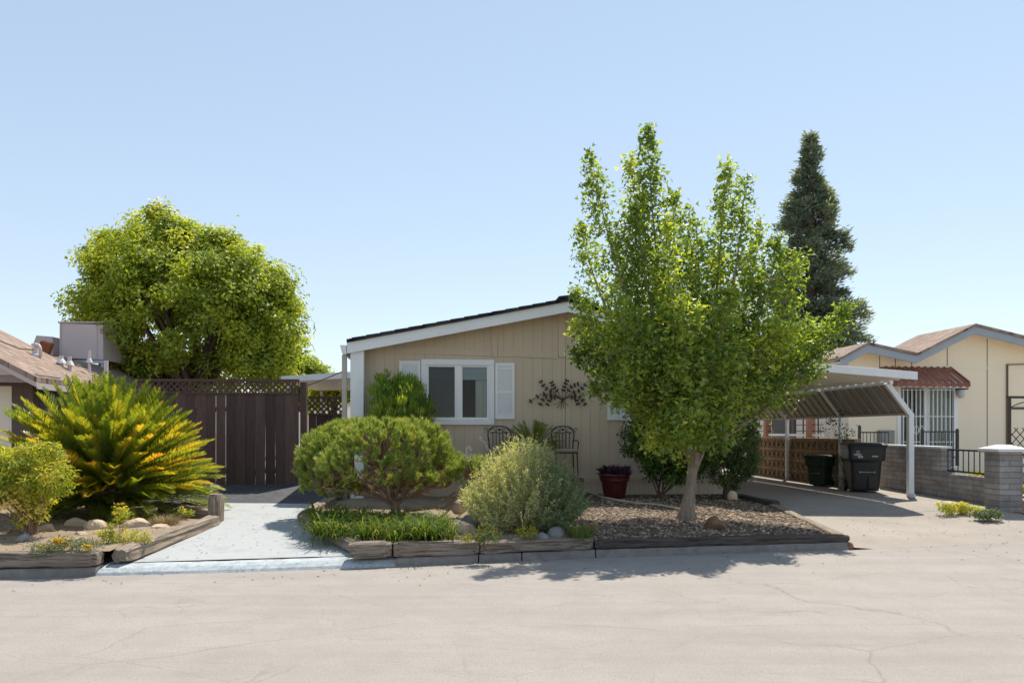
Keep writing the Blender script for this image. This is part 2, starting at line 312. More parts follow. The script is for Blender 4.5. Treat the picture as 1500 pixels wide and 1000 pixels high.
# ---------------------------------------------------------------- ground
CYP=[(G(px,py).x,G(px,py).y) for px,py in ((0,848),(160,843),(350,838),(590,829),(700,824),(870,817),(1040,811),(1240,805),(1500,793))]
def cy(x):
    y=pw(x,CYP)
    if x<CYP[0][0]: y=CYP[0][1]+(x-CYP[0][0])*.1
    return y
def sst(x,a,b): return min(1,max(0,(x-a)/(b-a)))
def yz(x,y):
    d=y-cy(x); a=min(.27,.085+.055*max(0,d-.25)); b=min(.27,.012+lerp(.07,.135,sst(x,6.6,8.2))*max(0,d)); return lerp(a,b,sst(x,4.5,4.8))
def n3(x,y,s): return noise.noise(Vector((x*s,y*s,3.3)))
FRONT=[(-4,.25),(-1,.24),(.3,.235),(1.3,.185),(4.6,.165)]
def bz(x,y):
    f=pw(min(4.6,max(-4,x)),FRONT); d=y-cy(x)-.2; return lerp(f,.30,sst(d,0,4.2))+.035*n3(x,y,1.6)+.012*n3(x,y,6)
def ruled(L, Rt, nu, nv, zf, name, m, smooth=True):
    def samp(pl,n):
        ls=[0]
        for a,b in zip(pl,pl[1:]): ls.append(ls[-1]+math.hypot(b[0]-a[0],b[1]-a[1]))
        o=[]
        for i in range(n+1):
            s=ls[-1]*i/n; o.append((pw(s,list(zip(ls,[p[0] for p in pl]))),pw(s,list(zip(ls,[p[1] for p in pl])))))
        return o
    A=samp(L,nv); B=samp(Rt,nv); mb=MB(); vs=[]
    for a,b in zip(A,B):
        for i in range(nu+1):
            x=lerp(a[0],b[0],i/nu); y=lerp(a[1],b[1],i/nu); vs.append((x,y,zf(x,y)))
    k=nu+1; mb.add(vs,[(j*k+i,j*k+i+1,(j+1)*k+i+1,(j+1)*k+i) for j in range(nv) for i in range(nu)])
    return mb.build(name,m,smooth=smooth)
mb=MB(); S=400; mb.add([(-S,-S,-.03),(S,-S,-.03),(S,S,-.03),(-S,S,-.03)],[(0,1,2,3)]); struct(mb.build('ground',M['yard']))
mb=MB(); xs=[-70,-40,-20,-12]+[-8+.8*i for i in range(21)]+[10,14,20,40,70]
mb.add([(x,cy(x)+.3,0) for x in xs]+[(x,-30,0) for x in xs],[(i,len(xs)+i,len(xs)+i+1,i+1) for i in range(len(xs)-1)]); struct(mb.build('street',M['street']))
mb=MB(); ds=[.12,.3,1,2,3,3.6,4.6,7,12,30,70]; xs=[-70,-40,-20,-12]+[-9+.5*i for i in range(38)]+[12,16,20,40,70]
k=len(xs); mb.add([(x,cy(x)+d,yz(x,cy(x)+d)-.012) for d in ds for x in xs],[(j*k+i,j*k+i+1,(j+1)*k+i+1,(j+1)*k+i) for j in range(len(ds)-1) for i in range(k-1)])
struct(mb.build('yard',M['yard']))
# curbs
def curb(name, x0, x1, prof, m, n=40):
    mb=MB(); vs=[]; k=len(prof)
    for i in range(n+1):
        x=lerp(x0,x1,i/n)
        for d,z in prof: vs.append((x,cy(x)+d+.008*n3(x,z*9,2.5),z+.006*n3(x,d*20,4)*(z>0)))
    fs=[(i*k+j,(i+1)*k+j,(i+1)*k+j+1,i*k+j+1) for i in range(n) for j in range(k-1)]+[tuple(range(k-1,-1,-1)),tuple(n*k+j for j in range(k))]
    mb.add(vs,fs); return struct(mb.build(name,m))
VP=[(0,-.01),(.012,.05),(.02,.082),(.035,.096),(.16,.1),(.16,-.01)]
XW0,XW1=-4.62,-1.38
curb('curb',-40,XW0,VP,M['curb'],80)
for a,b in ((XW1,-.41),(-.40,.12),(.13,1.06),(1.07,4.62)): curb('curb',a,b-.006,VP,M['curb'],24)
curb('sloped_curb',XW0+.004,XW1-.004,[(0,-.01),(.03,.03),(.09,.066),(.16,.083),(.262,.092),(.262,-.01)],M['curbpaint'],60)
def zw(x,y): return .096+.06*max(0,y-cy(x)-.26)+.004*n3(x,y,2)
struct(ruled([(-4.62,cy(-4.62)+.265),(-4.62,10.2),(-5.3,12.0)],[(-1.4,cy(-1.4)+.265),(-3.1,10.4),(-3.3,12.0)],20,24,zw,'walkway',M['walk']))
def zp(x,y): return lerp(zw(x,12),.505,(y-12)/1.85)
struct(ruled([(-7.5,12.004),(-7.5,14.1)],[(-3.25,12.004),(-3.25,14.1)],8,8,zp,'asphalt_pad',M['pad']))
# driveway in slabs with joints
def zd(x,y): return yz(x,y)+.004+.004*n3(x,y,.8)
def dl(y): return pw(y,[(9,4.6),(12.6,4.78),(14,4.85),(30,4.3)])
def dr(y): return pw(y,[(9.6,9.6),(10.6,8.75),(12.4,8.12),(14.2,8.3),(16.4,7.86),(20,7.5),(30,6.6)])
def slab(y0,y1):
    def lo(x): return cy(x)-.02 if y0 is None else y0
    mb=MB(); nu,nv=16,10; vs=[]
    for j in range(nv+1):
        for i in range(nu+1):
            if y0 is None:
                xa,xb=4.64,lerp(10.6,dr(y1),j/nv); x=lerp(lerp(xa,dl(y1),j/nv),xb,i/nu); y=lerp(cy(x)-.02,y1,j/nv)
            else:
                y=lerp(y0+.012,y1,j/nv); x=lerp(dl(y),dr(y),i/nu)
            vs.append((x,y,zd(x,y)+(.002 if y0 is not None or j>0 else -.024)))
    k=nu+1; mb.add(vs,[(j*k+i,j*k+i+1,(j+1)*k+i+1,(j+1)*k+i) for j in range(nv) for i in range(nu)]); struct(mb.build('driveway',M['drive'],smooth=True))
for a,b in ((None,11.9),(11.9,15.2),(15.2,18.6),(18.6,23)): slab(a,b)
# beds
struct(ruled([(-12,cy(-12)+.17),(-12,14)],[(-4.56,cy(-4.56)+.17),(-4.56,10.2),(-5.25,10.6),(-5.3,13.2)],50,50,bz,'planting_bed',M['soil']))
struct(ruled([(-1.55,cy(-1.55)+.17),(-3.2,10.3),(-3.3,13.75)],[(1.0,cy(1.0)+.17),(1.0,14.1)],40,44,bz,'planting_bed',M['soil']))
struct(ruled([(1.0,cy(1.0)+.17),(1.0,14.1)],[(4.5,cy(4.5)+.17),(4.72,14.3)],40,44,lambda x,y:bz(x,y)+.002,'gravel_bed',M['mulch']))
def pebbles(name, n, xr, yr, size, keep, seed):
    g=np.random.default_rng(seed); mb=MB()
    base=np.array([(0,0,1),(.89,0,.45),(.28,.85,.45),(-.72,.53,.45),(-.72,-.53,.45),(.28,-.85,.45),(.72,.53,-.45),(-.28,.85,-.45),(-.89,0,-.45),(-.28,-.85,-.45),(.72,-.53,-.45),(0,0,-1)])
    F=[(0,1,2),(0,2,3),(0,3,4),(0,4,5),(0,5,1),(1,6,2),(2,7,3),(3,8,4),(4,9,5),(5,10,1),(2,6,7),(3,7,8),(4,8,9),(5,9,10),(1,10,6)]
    for i in range(n):
        x=g.uniform(*xr); y=g.uniform(*yr)
        if not keep(x,y): continue
        s=g.uniform(*size)*np.array([g.uniform(.6,1.5),g.uniform(.6,1.1),g.uniform(.3,.7)]); a=g.uniform(0,6.28); v=base*(1+g.uniform(-.25,.25,(12,1)))*s
        c,d=math.cos(a),math.sin(a); tl=g.uniform(-.5,.5); v=v@np.array([[c,d,0],[-d,c,0],[0,0,1]]); v[:,2]+=v[:,0]*tl
        v+=np.array([x,y,bz(x,y)+.004]); mb.add(v.tolist(),F,g.uniform(0,1))
    return struct(mb.build(name,M['gravel']),'stuff')
pebbles('gravel',10500,(.6,4.72),(8.6,14),(.012,.03),lambda x,y: y>cy(x)+.2 and x<4.5+.04*(y-9) and x>1.0+.3*n3(x,y,2),5)
pebbles('pebble_litter',2200,(-9,1.1),(7.6,11.5),(.006,.02),lambda x,y: y>cy(x)+.2 and (x<-4.7 or x>-1.6-.6*(y-8.2)),6)

# ---------------------------------------------------------------- timbers
def timber(label, a, b, w, h, m='timber', rough=.012, seed=0, name='garden_timber', group=None, cat='timber'):
    a=Vector(a); b=Vector(b); L=(b-a).length; d=(b-a)/L; n=max(6,int(L/.07)); sec=[]
    q=7
    for i in range(q): sec.append((-w/2+w*i/q,0))
    for i in range(q): sec.append((w/2,h*i/q))
    for i in range(q): sec.append((w/2-w*i/q,h))
    for i in range(q): sec.append((-w/2,h-h*i/q))
    k=len(sec); mb=MB(); vs=[]
    for i in range(n+1):
        x=L*i/n; e=min(x,L-x); ch=.02*math.exp(-e/.05)
        for y,z in sec:
            zc=z-h/2; c=1-ch/(w/2)-.12*max(0,(abs(y)/(w/2)+abs(zc)/(h/2)-1.7)/.3)
            g=noise.noise(Vector((x*1.1+seed*7,y*26,z*26))); g2=noise.noise(Vector((x*4+seed*3,y*9,z*9))); g3=max(0,noise.noise(Vector((x*.7+seed,y*16+4,z*16)))-.18)
            s=c+(rough*g+rough*.6*g2-rough*4*g3)/(w/2)
            vs.append((x+(.02*noise.noise(Vector((y*40,z*40,seed))) if i in(0,n) else 0),y*s,h/2+zc*s))
    fs=[(i*k+j,(i+1)*k+j,(i+1)*k+(j+1)%k,i*k+(j+1)%k) for i in range(n) for j in range(k)]+[tuple(range(k)),tuple(n*k+j for j in range(k-1,-1,-1))]
    mb.add(vs,fs); o=mb.build(name,M[m]); o.location=a
    o.rotation_euler=d.to_track_quat('X','Z').to_euler(); tag(o,label,cat,group); return o
GT='timbers edging the planting beds'
def fy(x,d=.12): return cy(x)+d
timber('long weathered timber on the kerb below the yellow flowers, in the left bed',(-8.6,fy(-8.6),.1),(-4.62,fy(-4.62)-.02,.1),.21,.17,'timber_mid',.014,1,group=GT)
timber('pale split timber with a rotten end running back beside the white walkway',(-4.47,7.78,.1),(-4.42,10.15,.205),.2,.165,'timber',.02,2,group=GT)
timber('short upright timber post beside the white walkway under the palm fronds',(-4.37,10.3,.18),(-4.37,10.3,.66),.2,.19,'timber',.012,3,name='timber_post',group=GT)
timber('timber lying behind the upright post under the palm fronds',(-4.5,10.42,.2),(-5.9,11.5,.24),.18,.2,'timber',.012,4,group=GT)
timber('dark mossy timber slanting back from the square block beside the walkway',(-1.86,8.33,.1),(-3.17,10.32,.21),.19,.165,'timber_mid',.014,5,group=GT)
timber('timber at the walkway end of the pine bush, going towards the house corner',(-3.2,10.42,.2),(-3.3,12.6,.26),.17,.17,'timber',.014,6,group=GT)
timber('short square timber block at the walkway corner of the pine bed',(-1.93,fy(-1.93)-.02,.1),(-1.45,fy(-1.45)-.02,.1),.2,.19,'timber_mid',.004,7,group=GT)
timber('split grey timber on the kerb in front of the strap leaved plants',(-1.43,fy(-1.43),.1),(-.42,fy(-.42),.1),.2,.17,'timber_mid',.02,8,group=GT)
timber('cracked grey timber on the kerb below the river stones',(-.40,fy(-.4),.1),(1.02,fy(1.02),.1),.19,.15,'timber_mid',.022,9,group=GT)
timber('long dark timber on the kerb in front of the gravel',(1.05,fy(1.05),.1),(4.6,fy(4.6),.085),.16,.115,'timber_dark',.006,10,group=GT)
timber('low timber edging between the gravel and the driveway',(4.55,fy(4.55)+.1,.09),(4.75,12.5,.21),.15,.09,'timber',.008,11,group=GT)
timber('dark timber at the back of the gravel beside the carport',(4.78,12.35,.24),(4.5,13.7,.25),.2,.11,'timber_dark',.01,12,group=GT)
timber('dark low timber step at the foot of the red pot',(1.0,12.6,.27),(1.62,12.7,.27),.3,.12,'timber_dark',.008,13,name='timber_step',group=GT)

# ---------------------------------------------------------------- stones
def rock(label, px, py, Y, wpx, hpx, m, seed, flat=1, group='stones in the planting beds', dz=0):
    W=wpx*Y/FOC/2; Hh=hpx*Y/FOC/2; p=P(px,py,Y); g=random.Random(seed); mb=MB()
    n,k=12,18; vs=[]; fs=[]; cuts=[]
    for i in range(9):
        v=Vector((g.gauss(0,1),g.gauss(0,1),g.gauss(0,1))).normalized(); cuts.append((v,g.uniform(.62,.95)))
    for i in range(n+1):
        for j in range(k):
            a=math.pi*i/n; b=2*math.pi*j/k; v=Vector((math.sin(a)*math.cos(b),math.sin(a)*math.sin(b),math.cos(a)))
            q=1
            for c,dd in cuts:
                x=v.dot(c)
                if x>dd*flat+.0 and flat<5: q=min(q,dd/x)
            q*=1+.1*noise.noise(v*1.7+Vector((seed,0,0)))+.04*noise.noise(v*5+Vector((seed,0,0)))
            vs.append((v.x*W*q,v.y*W*.8*q,v.z*Hh*1.25*q))
    for i in range(n):
        for j in range(k): fs.append((i*k+j,(i+1)*k+j,(i+1)*k+(j+1)%k,i*k+(j+1)%k))
    mb.add(vs,fs); o=mb.build('rock',M[m],smooth=flat>=5); o.location=p; o.rotation_euler=(0,0,g.uniform(-.6,.6)); tag(o,label,'rock',group)
rock('flat pale tan stone behind the yellow flower clump',112,770,9.7,34,20,'stone_tan',1)
rock('block of tan stone with a dark split face in the left bed',140,775,9.4,32,24,'stone_tan',2)
rock('small pale stone in front of the split tan block',118,786,8.9,24,14,'stone_tan',3)
rock('rounded cream stone to the right of the tall yellow flowered plant',198,772,9.6,42,22,'stone_tan',4)
rock('low grey tan stone beside the pale split timber',236,774,9.5,32,14,'stone_tan',5)
rock('small mossy stone at the foot of the bright leafy shrub',68,776,9.2,26,16,'stone_tan',6)
rock('dark half buried stone at the left end of the left bed',36,789,8.4,22,14,'stone_grey',7)
rock('large tan boulder to the right of the strap leaved plants',678,777,9.1,38,30,'stone_tan',8)
rock('grey stone leaning behind the tan boulder',690,762,9.7,36,20,'stone_grey',9)
rock('flat pale stone half under the silvery bush',672,742,10.6,28,20,'stone_tan',10)
rock('small white stone on the timber left of the forked white stone',757,793,8.65,26,11,'stone_tan',11)
rock('small pale stone hanging over the timber edge',776,794,8.6,16,15,'stone_tan',12)
rock('smooth dark grey river stone on the timber',794,790,8.7,23,17,'stone_grey',13,9)
rock('larger smooth grey river stone beside the fine grass tuft',815,785,8.85,28,24,'stone_grey',14,9)
rock('rust brown lava rock lying on the gravel',1047,768,9.75,28,19,'stone_rust',15)
rock('small brown rock at the end of the long dark timber by the driveway',1243,800,9.3,14,12,'stone_rust',16)
rock('white stone at the foot of the dull cypress',1073,727,12.3,16,14,'stone_tan',17)
# pale plastic pipe lying on the gravel
pts=[(850,723),(866,725),(882,730),(905,734),(935,736),(965,739),(998,743)]
mb=MB(); pp=[]
for px,py in pts:
    q=G(px,py,.3); pp.append((q.x,q.y,bz(q.x,q.y)+.03))
mb.tube(pp,.022,8); tag(mb.build('irrigation_pipe',M['hose'],smooth=True),'pale tan pipe lying across the gravel from the tree trunk to the dark step','pipe')
# ---------------------------------------------------------------- main house
HP=Plane(515,13.6,6.0); OV=.4
house=thing('mobile_home','tan single storey mobile home with white trim and charcoal gable roof behind the garden','house',HP.at(3.8,.25,-5))
DEP=15.0
rt=[(508,497),(838,436),(1088,520)]; fb=[(508,517.5),(833,456.5),(1088,534)]; ft=[(508,502),(836,441),(1088,524)]
RT=[HP.uz(x,y,OV) for x,y in rt]; FB=[HP.uz(x,y,OV) for x,y in fb]; FT=[HP.uz(x,y,OV) for x,y in ft]
UR=HP.uz(1058,700)[0]
def ztop(u): return pw(u,FB)-.004
def quadstrip(mb, top, bot, off0, off1):
    for i in range(len(top)-1):
        mb.prism([HP.at(*bot[i],off0),HP.at(*bot[i+1],off0),HP.at(*top[i+1],off0),HP.at(*top[i],off0)],HP.n*(off1-off0))
mb=MB(); quadstrip(mb,RT,[(u,z-.06) for u,z in RT],OV+.05,-DEP-.4)
for u in np.arange(RT[0][0]+.1,RT[-1][0],.27):     # shingle butts standing at the rake
    z=pw(u,RT); mb.prism([HP.at(u,z-.012,OV+.06),HP.at(u+.24,pw(u+.24,RT)-.02,OV+.06),HP.at(u+.24,pw(u+.24,RT)+.002,OV+.06),HP.at(u,z+.011,OV+.06)],HP.back*.7)
q=RT[1]; mb.prism([HP.at(q[0]-.28,q[1]-.03,OV+.075),HP.at(q[0],q[1]-.01,OV+.075),HP.at(q[0]+.28,q[1]-.05,OV+.075),HP.at(q[0]+.28,q[1]-.01,OV+.075),HP.at(q[0]+.04,q[1]+.045,OV+.075),HP.at(q[0]-.04,q[1]+.045,OV+.075),HP.at(q[0]-.28,q[1]+.012,OV+.075)],HP.back*DEP)
roof=mb.build('roof',M['shingle'],house)
mb=MB(); FTc=[(u,pw(u,[(a,b-.062) for a,b in RT])) for u,z in FB]; quadstrip(mb,FTc,FB,OV,OV-.05)
mb.build('fascia',M['white'],house)
mb=MB(); quadstrip(mb,[(u,z+.12) for u,z in FB],[(u,z+.095) for u,z in FB],OV-.055,.0); mb.build('soffit',M['tan'],house)
# openings: (u0,u1,z0,z1)
def rr(x0,x1,y0,y1): 
    a=HP.uz(x0,(y0+y1)/2)[0]; b=HP.uz(x1,(y0+y1)/2)[0]; xm=(x0+x1)/2; return a,b,HP.uz(xm,y1)[1],HP.uz(xm,y0)[1]
WIN=rr(617,724,526.5,622); WIN2=rr(917,985,520,623)
ZB=.62; wall=MB(); back=MB(); u=HP.uz(533,600)[0]; st=.2; k=0
ops=[WIN,WIN2]
def plank(u0,u1,z0,r):
    def piece(za,zb,slope):
        if slope: wall.prism([HP.at(u0,za,0),HP.at(u1,za,0),HP.at(u1,ztop(u1)+.1,0),HP.at(u0,ztop(u0)+.1,0)],HP.back*.03,r)
        else: HP.rect(wall,u0,u1,za,zb,-.03,0,r)
    cut=[o for o in ops if o[0]+.03<u1-.001 and o[1]-.03>u0+.001]
    if not cut: piece(z0,0,True); return
    o=cut[0]; piece(z0,o[2]+.03,False); piece(o[3]-.03,0,True)
us=[u]
while us[-1]<UR: us.append(min(us[-1]+st,UR))
edges=sorted(set([round(x,4) for x in us]+[round(o[i]+(.03 if i==0 else -.03),4) for o in ops for i in (0,1)]))
for a,b in zip(edges,edges[1:]):
    if b-a<.004: continue
    ga=.005 if any(abs(a-x)<.001 for x in us) else 0
    plank(a+ga,b,ZB,.5)
wobj=wall.build('wall',M['tan'],house)
mb=MB()      # sheathing behind the grooves, open at the windows, and the other three walls
for a,b in zip(edges,edges[1:]):
    o=[o for o in ops if o[0]+.03<b-.001 and o[1]-.03>a+.001]
    if o: HP.rect(mb,a,b,ZB,o[0][2]+.03,-.06,-.005); HP.rect(mb,a,b,o[0][3]-.03,ztop((a+b)/2),-.06,-.005)
    else: mb.prism([HP.at(a,ZB,-.005),HP.at(b,ZB,-.005),HP.at(b,ztop(b)+.05,-.005),HP.at(a,ztop(a)+.05,-.005)],HP.back*.03)
mb.build('sheathing',M['groove'],house)
mb=MB(); U0=HP.uz(520,600)[0]; zl=ztop(U0)
mb.prism([HP.at(U0,.25,-.07),HP.at(U0+.1,.25,-.07),HP.at(U0+.1,zl,-.07),HP.at(U0,zl,-.07)],HP.back*(DEP-.1))
mb.prism([HP.at(UR-.1,.25,-.035),HP.at(UR,.25,-.035),HP.at(UR,ztop(UR),-.035),HP.at(UR-.1,ztop(UR),-.035)],HP.back*(DEP-.1))
mb.prism([HP.at(U0+.1,.25,-DEP+.2),HP.at(UR-.1,.25,-DEP+.2),HP.at(UR-.1,ztop(UR),-DEP+.2),HP.at(U0+.1,zl,-DEP+.2)],HP.back*.1)
mb.build('side_wall',M['tan'],house)
# trim boards on the siding
mb=MB()
def band(p0,p1,hpx,off=.018):
    (u0,z0),(u1,z1)=HP.uz(*p0),HP.uz(*p1); h=hpx*.014
    mb.prism([HP.at(u0,z0-h,off),HP.at(u1,z1-h,off),HP.at(u1,z1,off),HP.at(u0,z0,off)],HP.back*(off-.002))
band((583,507.5),(720,512.5),9); band((729.3,513),(817.5,516.5),8.5); band((829,517),(1057,524),8.5)
mb.build('trim_band',M['tan'],house)
for x0,x1,y0 in ((720.5,728.5,476),(818.2,828,458)):
    mb=MB(); a=HP.uz(x0,500)[0]; b=HP.uz(x1,500)[0]; HP.rect(mb,a,b,HP.uz(x0,523)[1],ztop(b)+.05,.002,.022); mb.build('trim_batten',M['tan'],house)
mb=MB(); a=HP.uz(827.5,600)[0]; HP.rect(mb,a,a+.016,ZB,ztop(a)-.02,.001,.0035); mb.build('marriage_seam',M['groove'],house)
# skirting
mb=MB(); HP.rect(mb,U0,UR+.03,.60,.67,-.02,.045); HP.rect(mb,U0,UR+.03,.55,.598,-.02,.03); mb.build('skirting_trim',M['tan'],house)
mb=MB(); u=U0
while u<UR: HP.rect(mb,u,min(u+.095,UR+.02),.15,.548,-.03,.02,.5); u+=.1
HP.rect(mb,U0,UR,.15,.55,-.05,-.03); mb.build('skirting',M['tan'],house)
# corner post, gutter, downspout
a,b=HP.uz(513.5,600,.3)[0],HP.uz(533,600,.3)[0]
mb=MB(); HP.rect(mb,a,b,.2,ztop(b)+.02,.08,.34); mb.build('corner_post',M['white'],house,bevel=.006)
gz=FB[0][1]; gu=FB[0][0]
mb=MB(); mb.prism([HP.at(gu-.01,gz-.02,OV),HP.at(gu-.09,gz+.0,OV),HP.at(gu-.13,gz+.16,OV),HP.at(gu-.115,gz+.16,OV),HP.at(gu-.08,gz+.02,OV),HP.at(gu-.02,gz+.005,OV),HP.at(gu-.02,gz+.16,OV),HP.at(gu-.01,gz+.16,OV)],HP.back*DEP)
mb.prism([HP.at(gu-.01,gz-.02,OV+.01),HP.at(gu-.09,gz+.0,OV+.01),HP.at(gu-.13,gz+.16,OV+.01),HP.at(gu-.01,gz+.16,OV+.01)],HP.back*.009); gut=mb.build('gutter',M['white'],house)
mb=MB(); HP.rect(mb,gu-.11,gu-.015,.25,gz-.01,.22,.3); mb.build('downspout',M['tanmetal'],gut,bevel=.012)
# windows
def window(o, kind):
    u0,u1,z0,z1=o; fw=.115
    fr=MB()
    HP.rect(fr,u0,u1,z1-fw,z1,-.03,.05); HP.rect(fr,u0,u1,z0,z0+fw,-.03,.05); HP.rect(fr,u0,u0+fw,z0+fw,z1-fw,-.03,.05); HP.rect(fr,u1-fw,u1,z0+fw,z1-fw,-.03,.05)
    f=fr.build('window',M['white'],house,bevel=.006)
    um=lerp(u0+fw,u1-fw,.50)
    mb=MB(); HP.rect(mb,um-.03,um+.055,z0+fw,z1-fw,-.02,.03)
    s=.035
    for a,b in ((u0+fw,um-.03),(um+.055,u1-fw)):
        HP.rect(mb,a,b,z1-fw-s,z1-fw,-.025,.012); HP.rect(mb,a,b,z0+fw,z0+fw+s,-.025,.012); HP.rect(mb,a,a+s,z0+fw+s,z1-fw-s,-.025,.012); HP.rect(mb,b-s,b,z0+fw+s,z1-fw-s,-.025,.012)
    mb.build('sash',M['vinyl'],f)
    for a,b in ((u0+fw,um-.03),(um+.055,u1-fw)):
        mb=MB(); mb.add([HP.at(a+s,z0+fw+s,-.01),HP.at(b-s,z0+fw+s,-.01),HP.at(b-s,z1-fw-s,-.01),HP.at(a+s,z1-fw-s,-.01)],[(0,1,2,3)]); mb.build('pane',M['glass'],f)
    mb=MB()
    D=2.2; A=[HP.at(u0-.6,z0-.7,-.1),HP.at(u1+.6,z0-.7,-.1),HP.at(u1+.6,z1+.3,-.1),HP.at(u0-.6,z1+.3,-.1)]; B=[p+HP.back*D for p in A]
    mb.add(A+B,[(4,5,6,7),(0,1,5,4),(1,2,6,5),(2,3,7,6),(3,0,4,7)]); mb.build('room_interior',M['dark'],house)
    if kind==1:
        mb=MB(); HP.rect(mb,um+.02,u1-fw+.02,z1-fw-.29,z1-fw+.05,-.045,-.03); mb.build('blind',M['blind'],f)
        mb=MB(); HP.rect(mb,u0+fw-.02,um,z1-fw-.26,z1-fw+.05,-.15,-.13); mb.build('blind',M['steelgrey'],f)
        mb=MB(); HP.rect(mb,u0+fw+.01,um-.02,z0+fw+.02,z1-fw-.02,-.05,-.045); mb.build('insect_screen',M['screen'],f)
        mb=MB(); n=60; ua=lerp(um,u1-fw,.58); vsx=[]
        for i in range(n+1):
            uu=lerp(ua,u1-fw+.05,i/n); of=-.1+.035*math.sin(i*.95)+.015*math.sin(i*2.3)
            for z in (z0+.05,z1-.1): vsx.append(HP.at(uu,z,of))
        mb.add(vsx,[(2*i,2*i+2,2*i+3,2*i+1) for i in range(n)]); mb.build('curtain',M['curtain'],f,smooth=True)
window(WIN,1); window(WIN2,2)
def shutter(x0,x1,y0,y1):
    u0,u1,z0,z1=rr(x0,x1,y0,y1); fw=.055; mb=MB(); t=.035
    HP.rect(mb,u0,u0+fw,z0,z1,.002,t); HP.rect(mb,u1-fw,u1,z0,z1,.002,t)
    zm=lerp(z0,z1,.485)
    for a,b in ((z0,z0+.09),(zm-.03,zm+.03),(z1-.065,z1)): HP.rect(mb,u0+fw,u1-fw,a,b,.002,t-.002)
    HP.rect(mb,u0+fw,u1-fw,z0+.09,z1-.065,.002,.008)
    z=z0+.095
    while z<z1-.1:
        if abs(z+.02-zm)>.05:
            mb.prism([HP.at(u0+fw,z,.03),HP.at(u1-fw,z,.03),HP.at(u1-fw,z+.034,.012),HP.at(u0+fw,z+.034,.012)],HP.back*.004)
        z+=.038
    mb.build('shutter',M['white'],house)
shutter(585,616,528.5,618); shutter(725.2,753.5,531.5,613.5); shutter(889.5,916,533,615)

# ---------------------------------------------------------------- metal leaf sculpture on the wall
art=thing('wall_sculpture','dark metal spray of leafy branches fixed on the tan house wall','wall art',HP.p(822,597,.04))
hub=(824,586)
tips=[[(812,577),(793,577),(773,590)],[(811,574),(798,568),(791,557)],[(818,575),(811,567),(807,559)],[(824,575),(827,565),(831,556)],[(830,575),(838,565),(848,562)],[(836,576),(850,572),(858,562)],[(838,579),(851,582),(858,594)],[(812,580),(797,581),(790,594)],[(834,580),(843,583),(847,593)],[(816,581),(806,583),(801,594)]]
for tp in tips:
    st=MB(); lf=st
    pts=[HP.p(hub[0],hub[1],.03)]+[HP.p(x,y,.05) for x,y in tp]; pth=[]
    for i in range(len(pts)-1):
        for j in range(4): pth.append(pts[i].lerp(pts[i+1],j/4))
    pth.append(pts[-1]); st.tube(pth,.006,5)
    for i in range(5,len(pth),2):
        d=(pth[i]-pth[i-1]).normalized(); sd=d.cross(HP.n)
        for sg in (-1,1) if i<len(pth)-1 else (0,):
            ax=(d*.6+sd*sg*.9).normalized(); c=pth[i]
            a=[]; 
            for k in range(8):
                th=2*math.pi*k/8; a.append(c+ax*(.029+.029*math.cos(th))+ax.cross(HP.n)*(.02*math.sin(th))+HP.n*.012)
            lf.prism(a,HP.n*.006)
    st.build('leaf_branch',M['bronze'],art)
st=MB()
for dx,dy in ((-9,14),(-3,15),(2,14),(9,10),(-13,8)): st.tube([HP.p(hub[0],hub[1],.03),HP.p(hub[0]+dx*.6,hub[1]+dy*.55,.05),HP.p(hub[0]+dx,hub[1]+dy*.8,.04)],.006,5)
st.build('stem',M['bronze'],art)

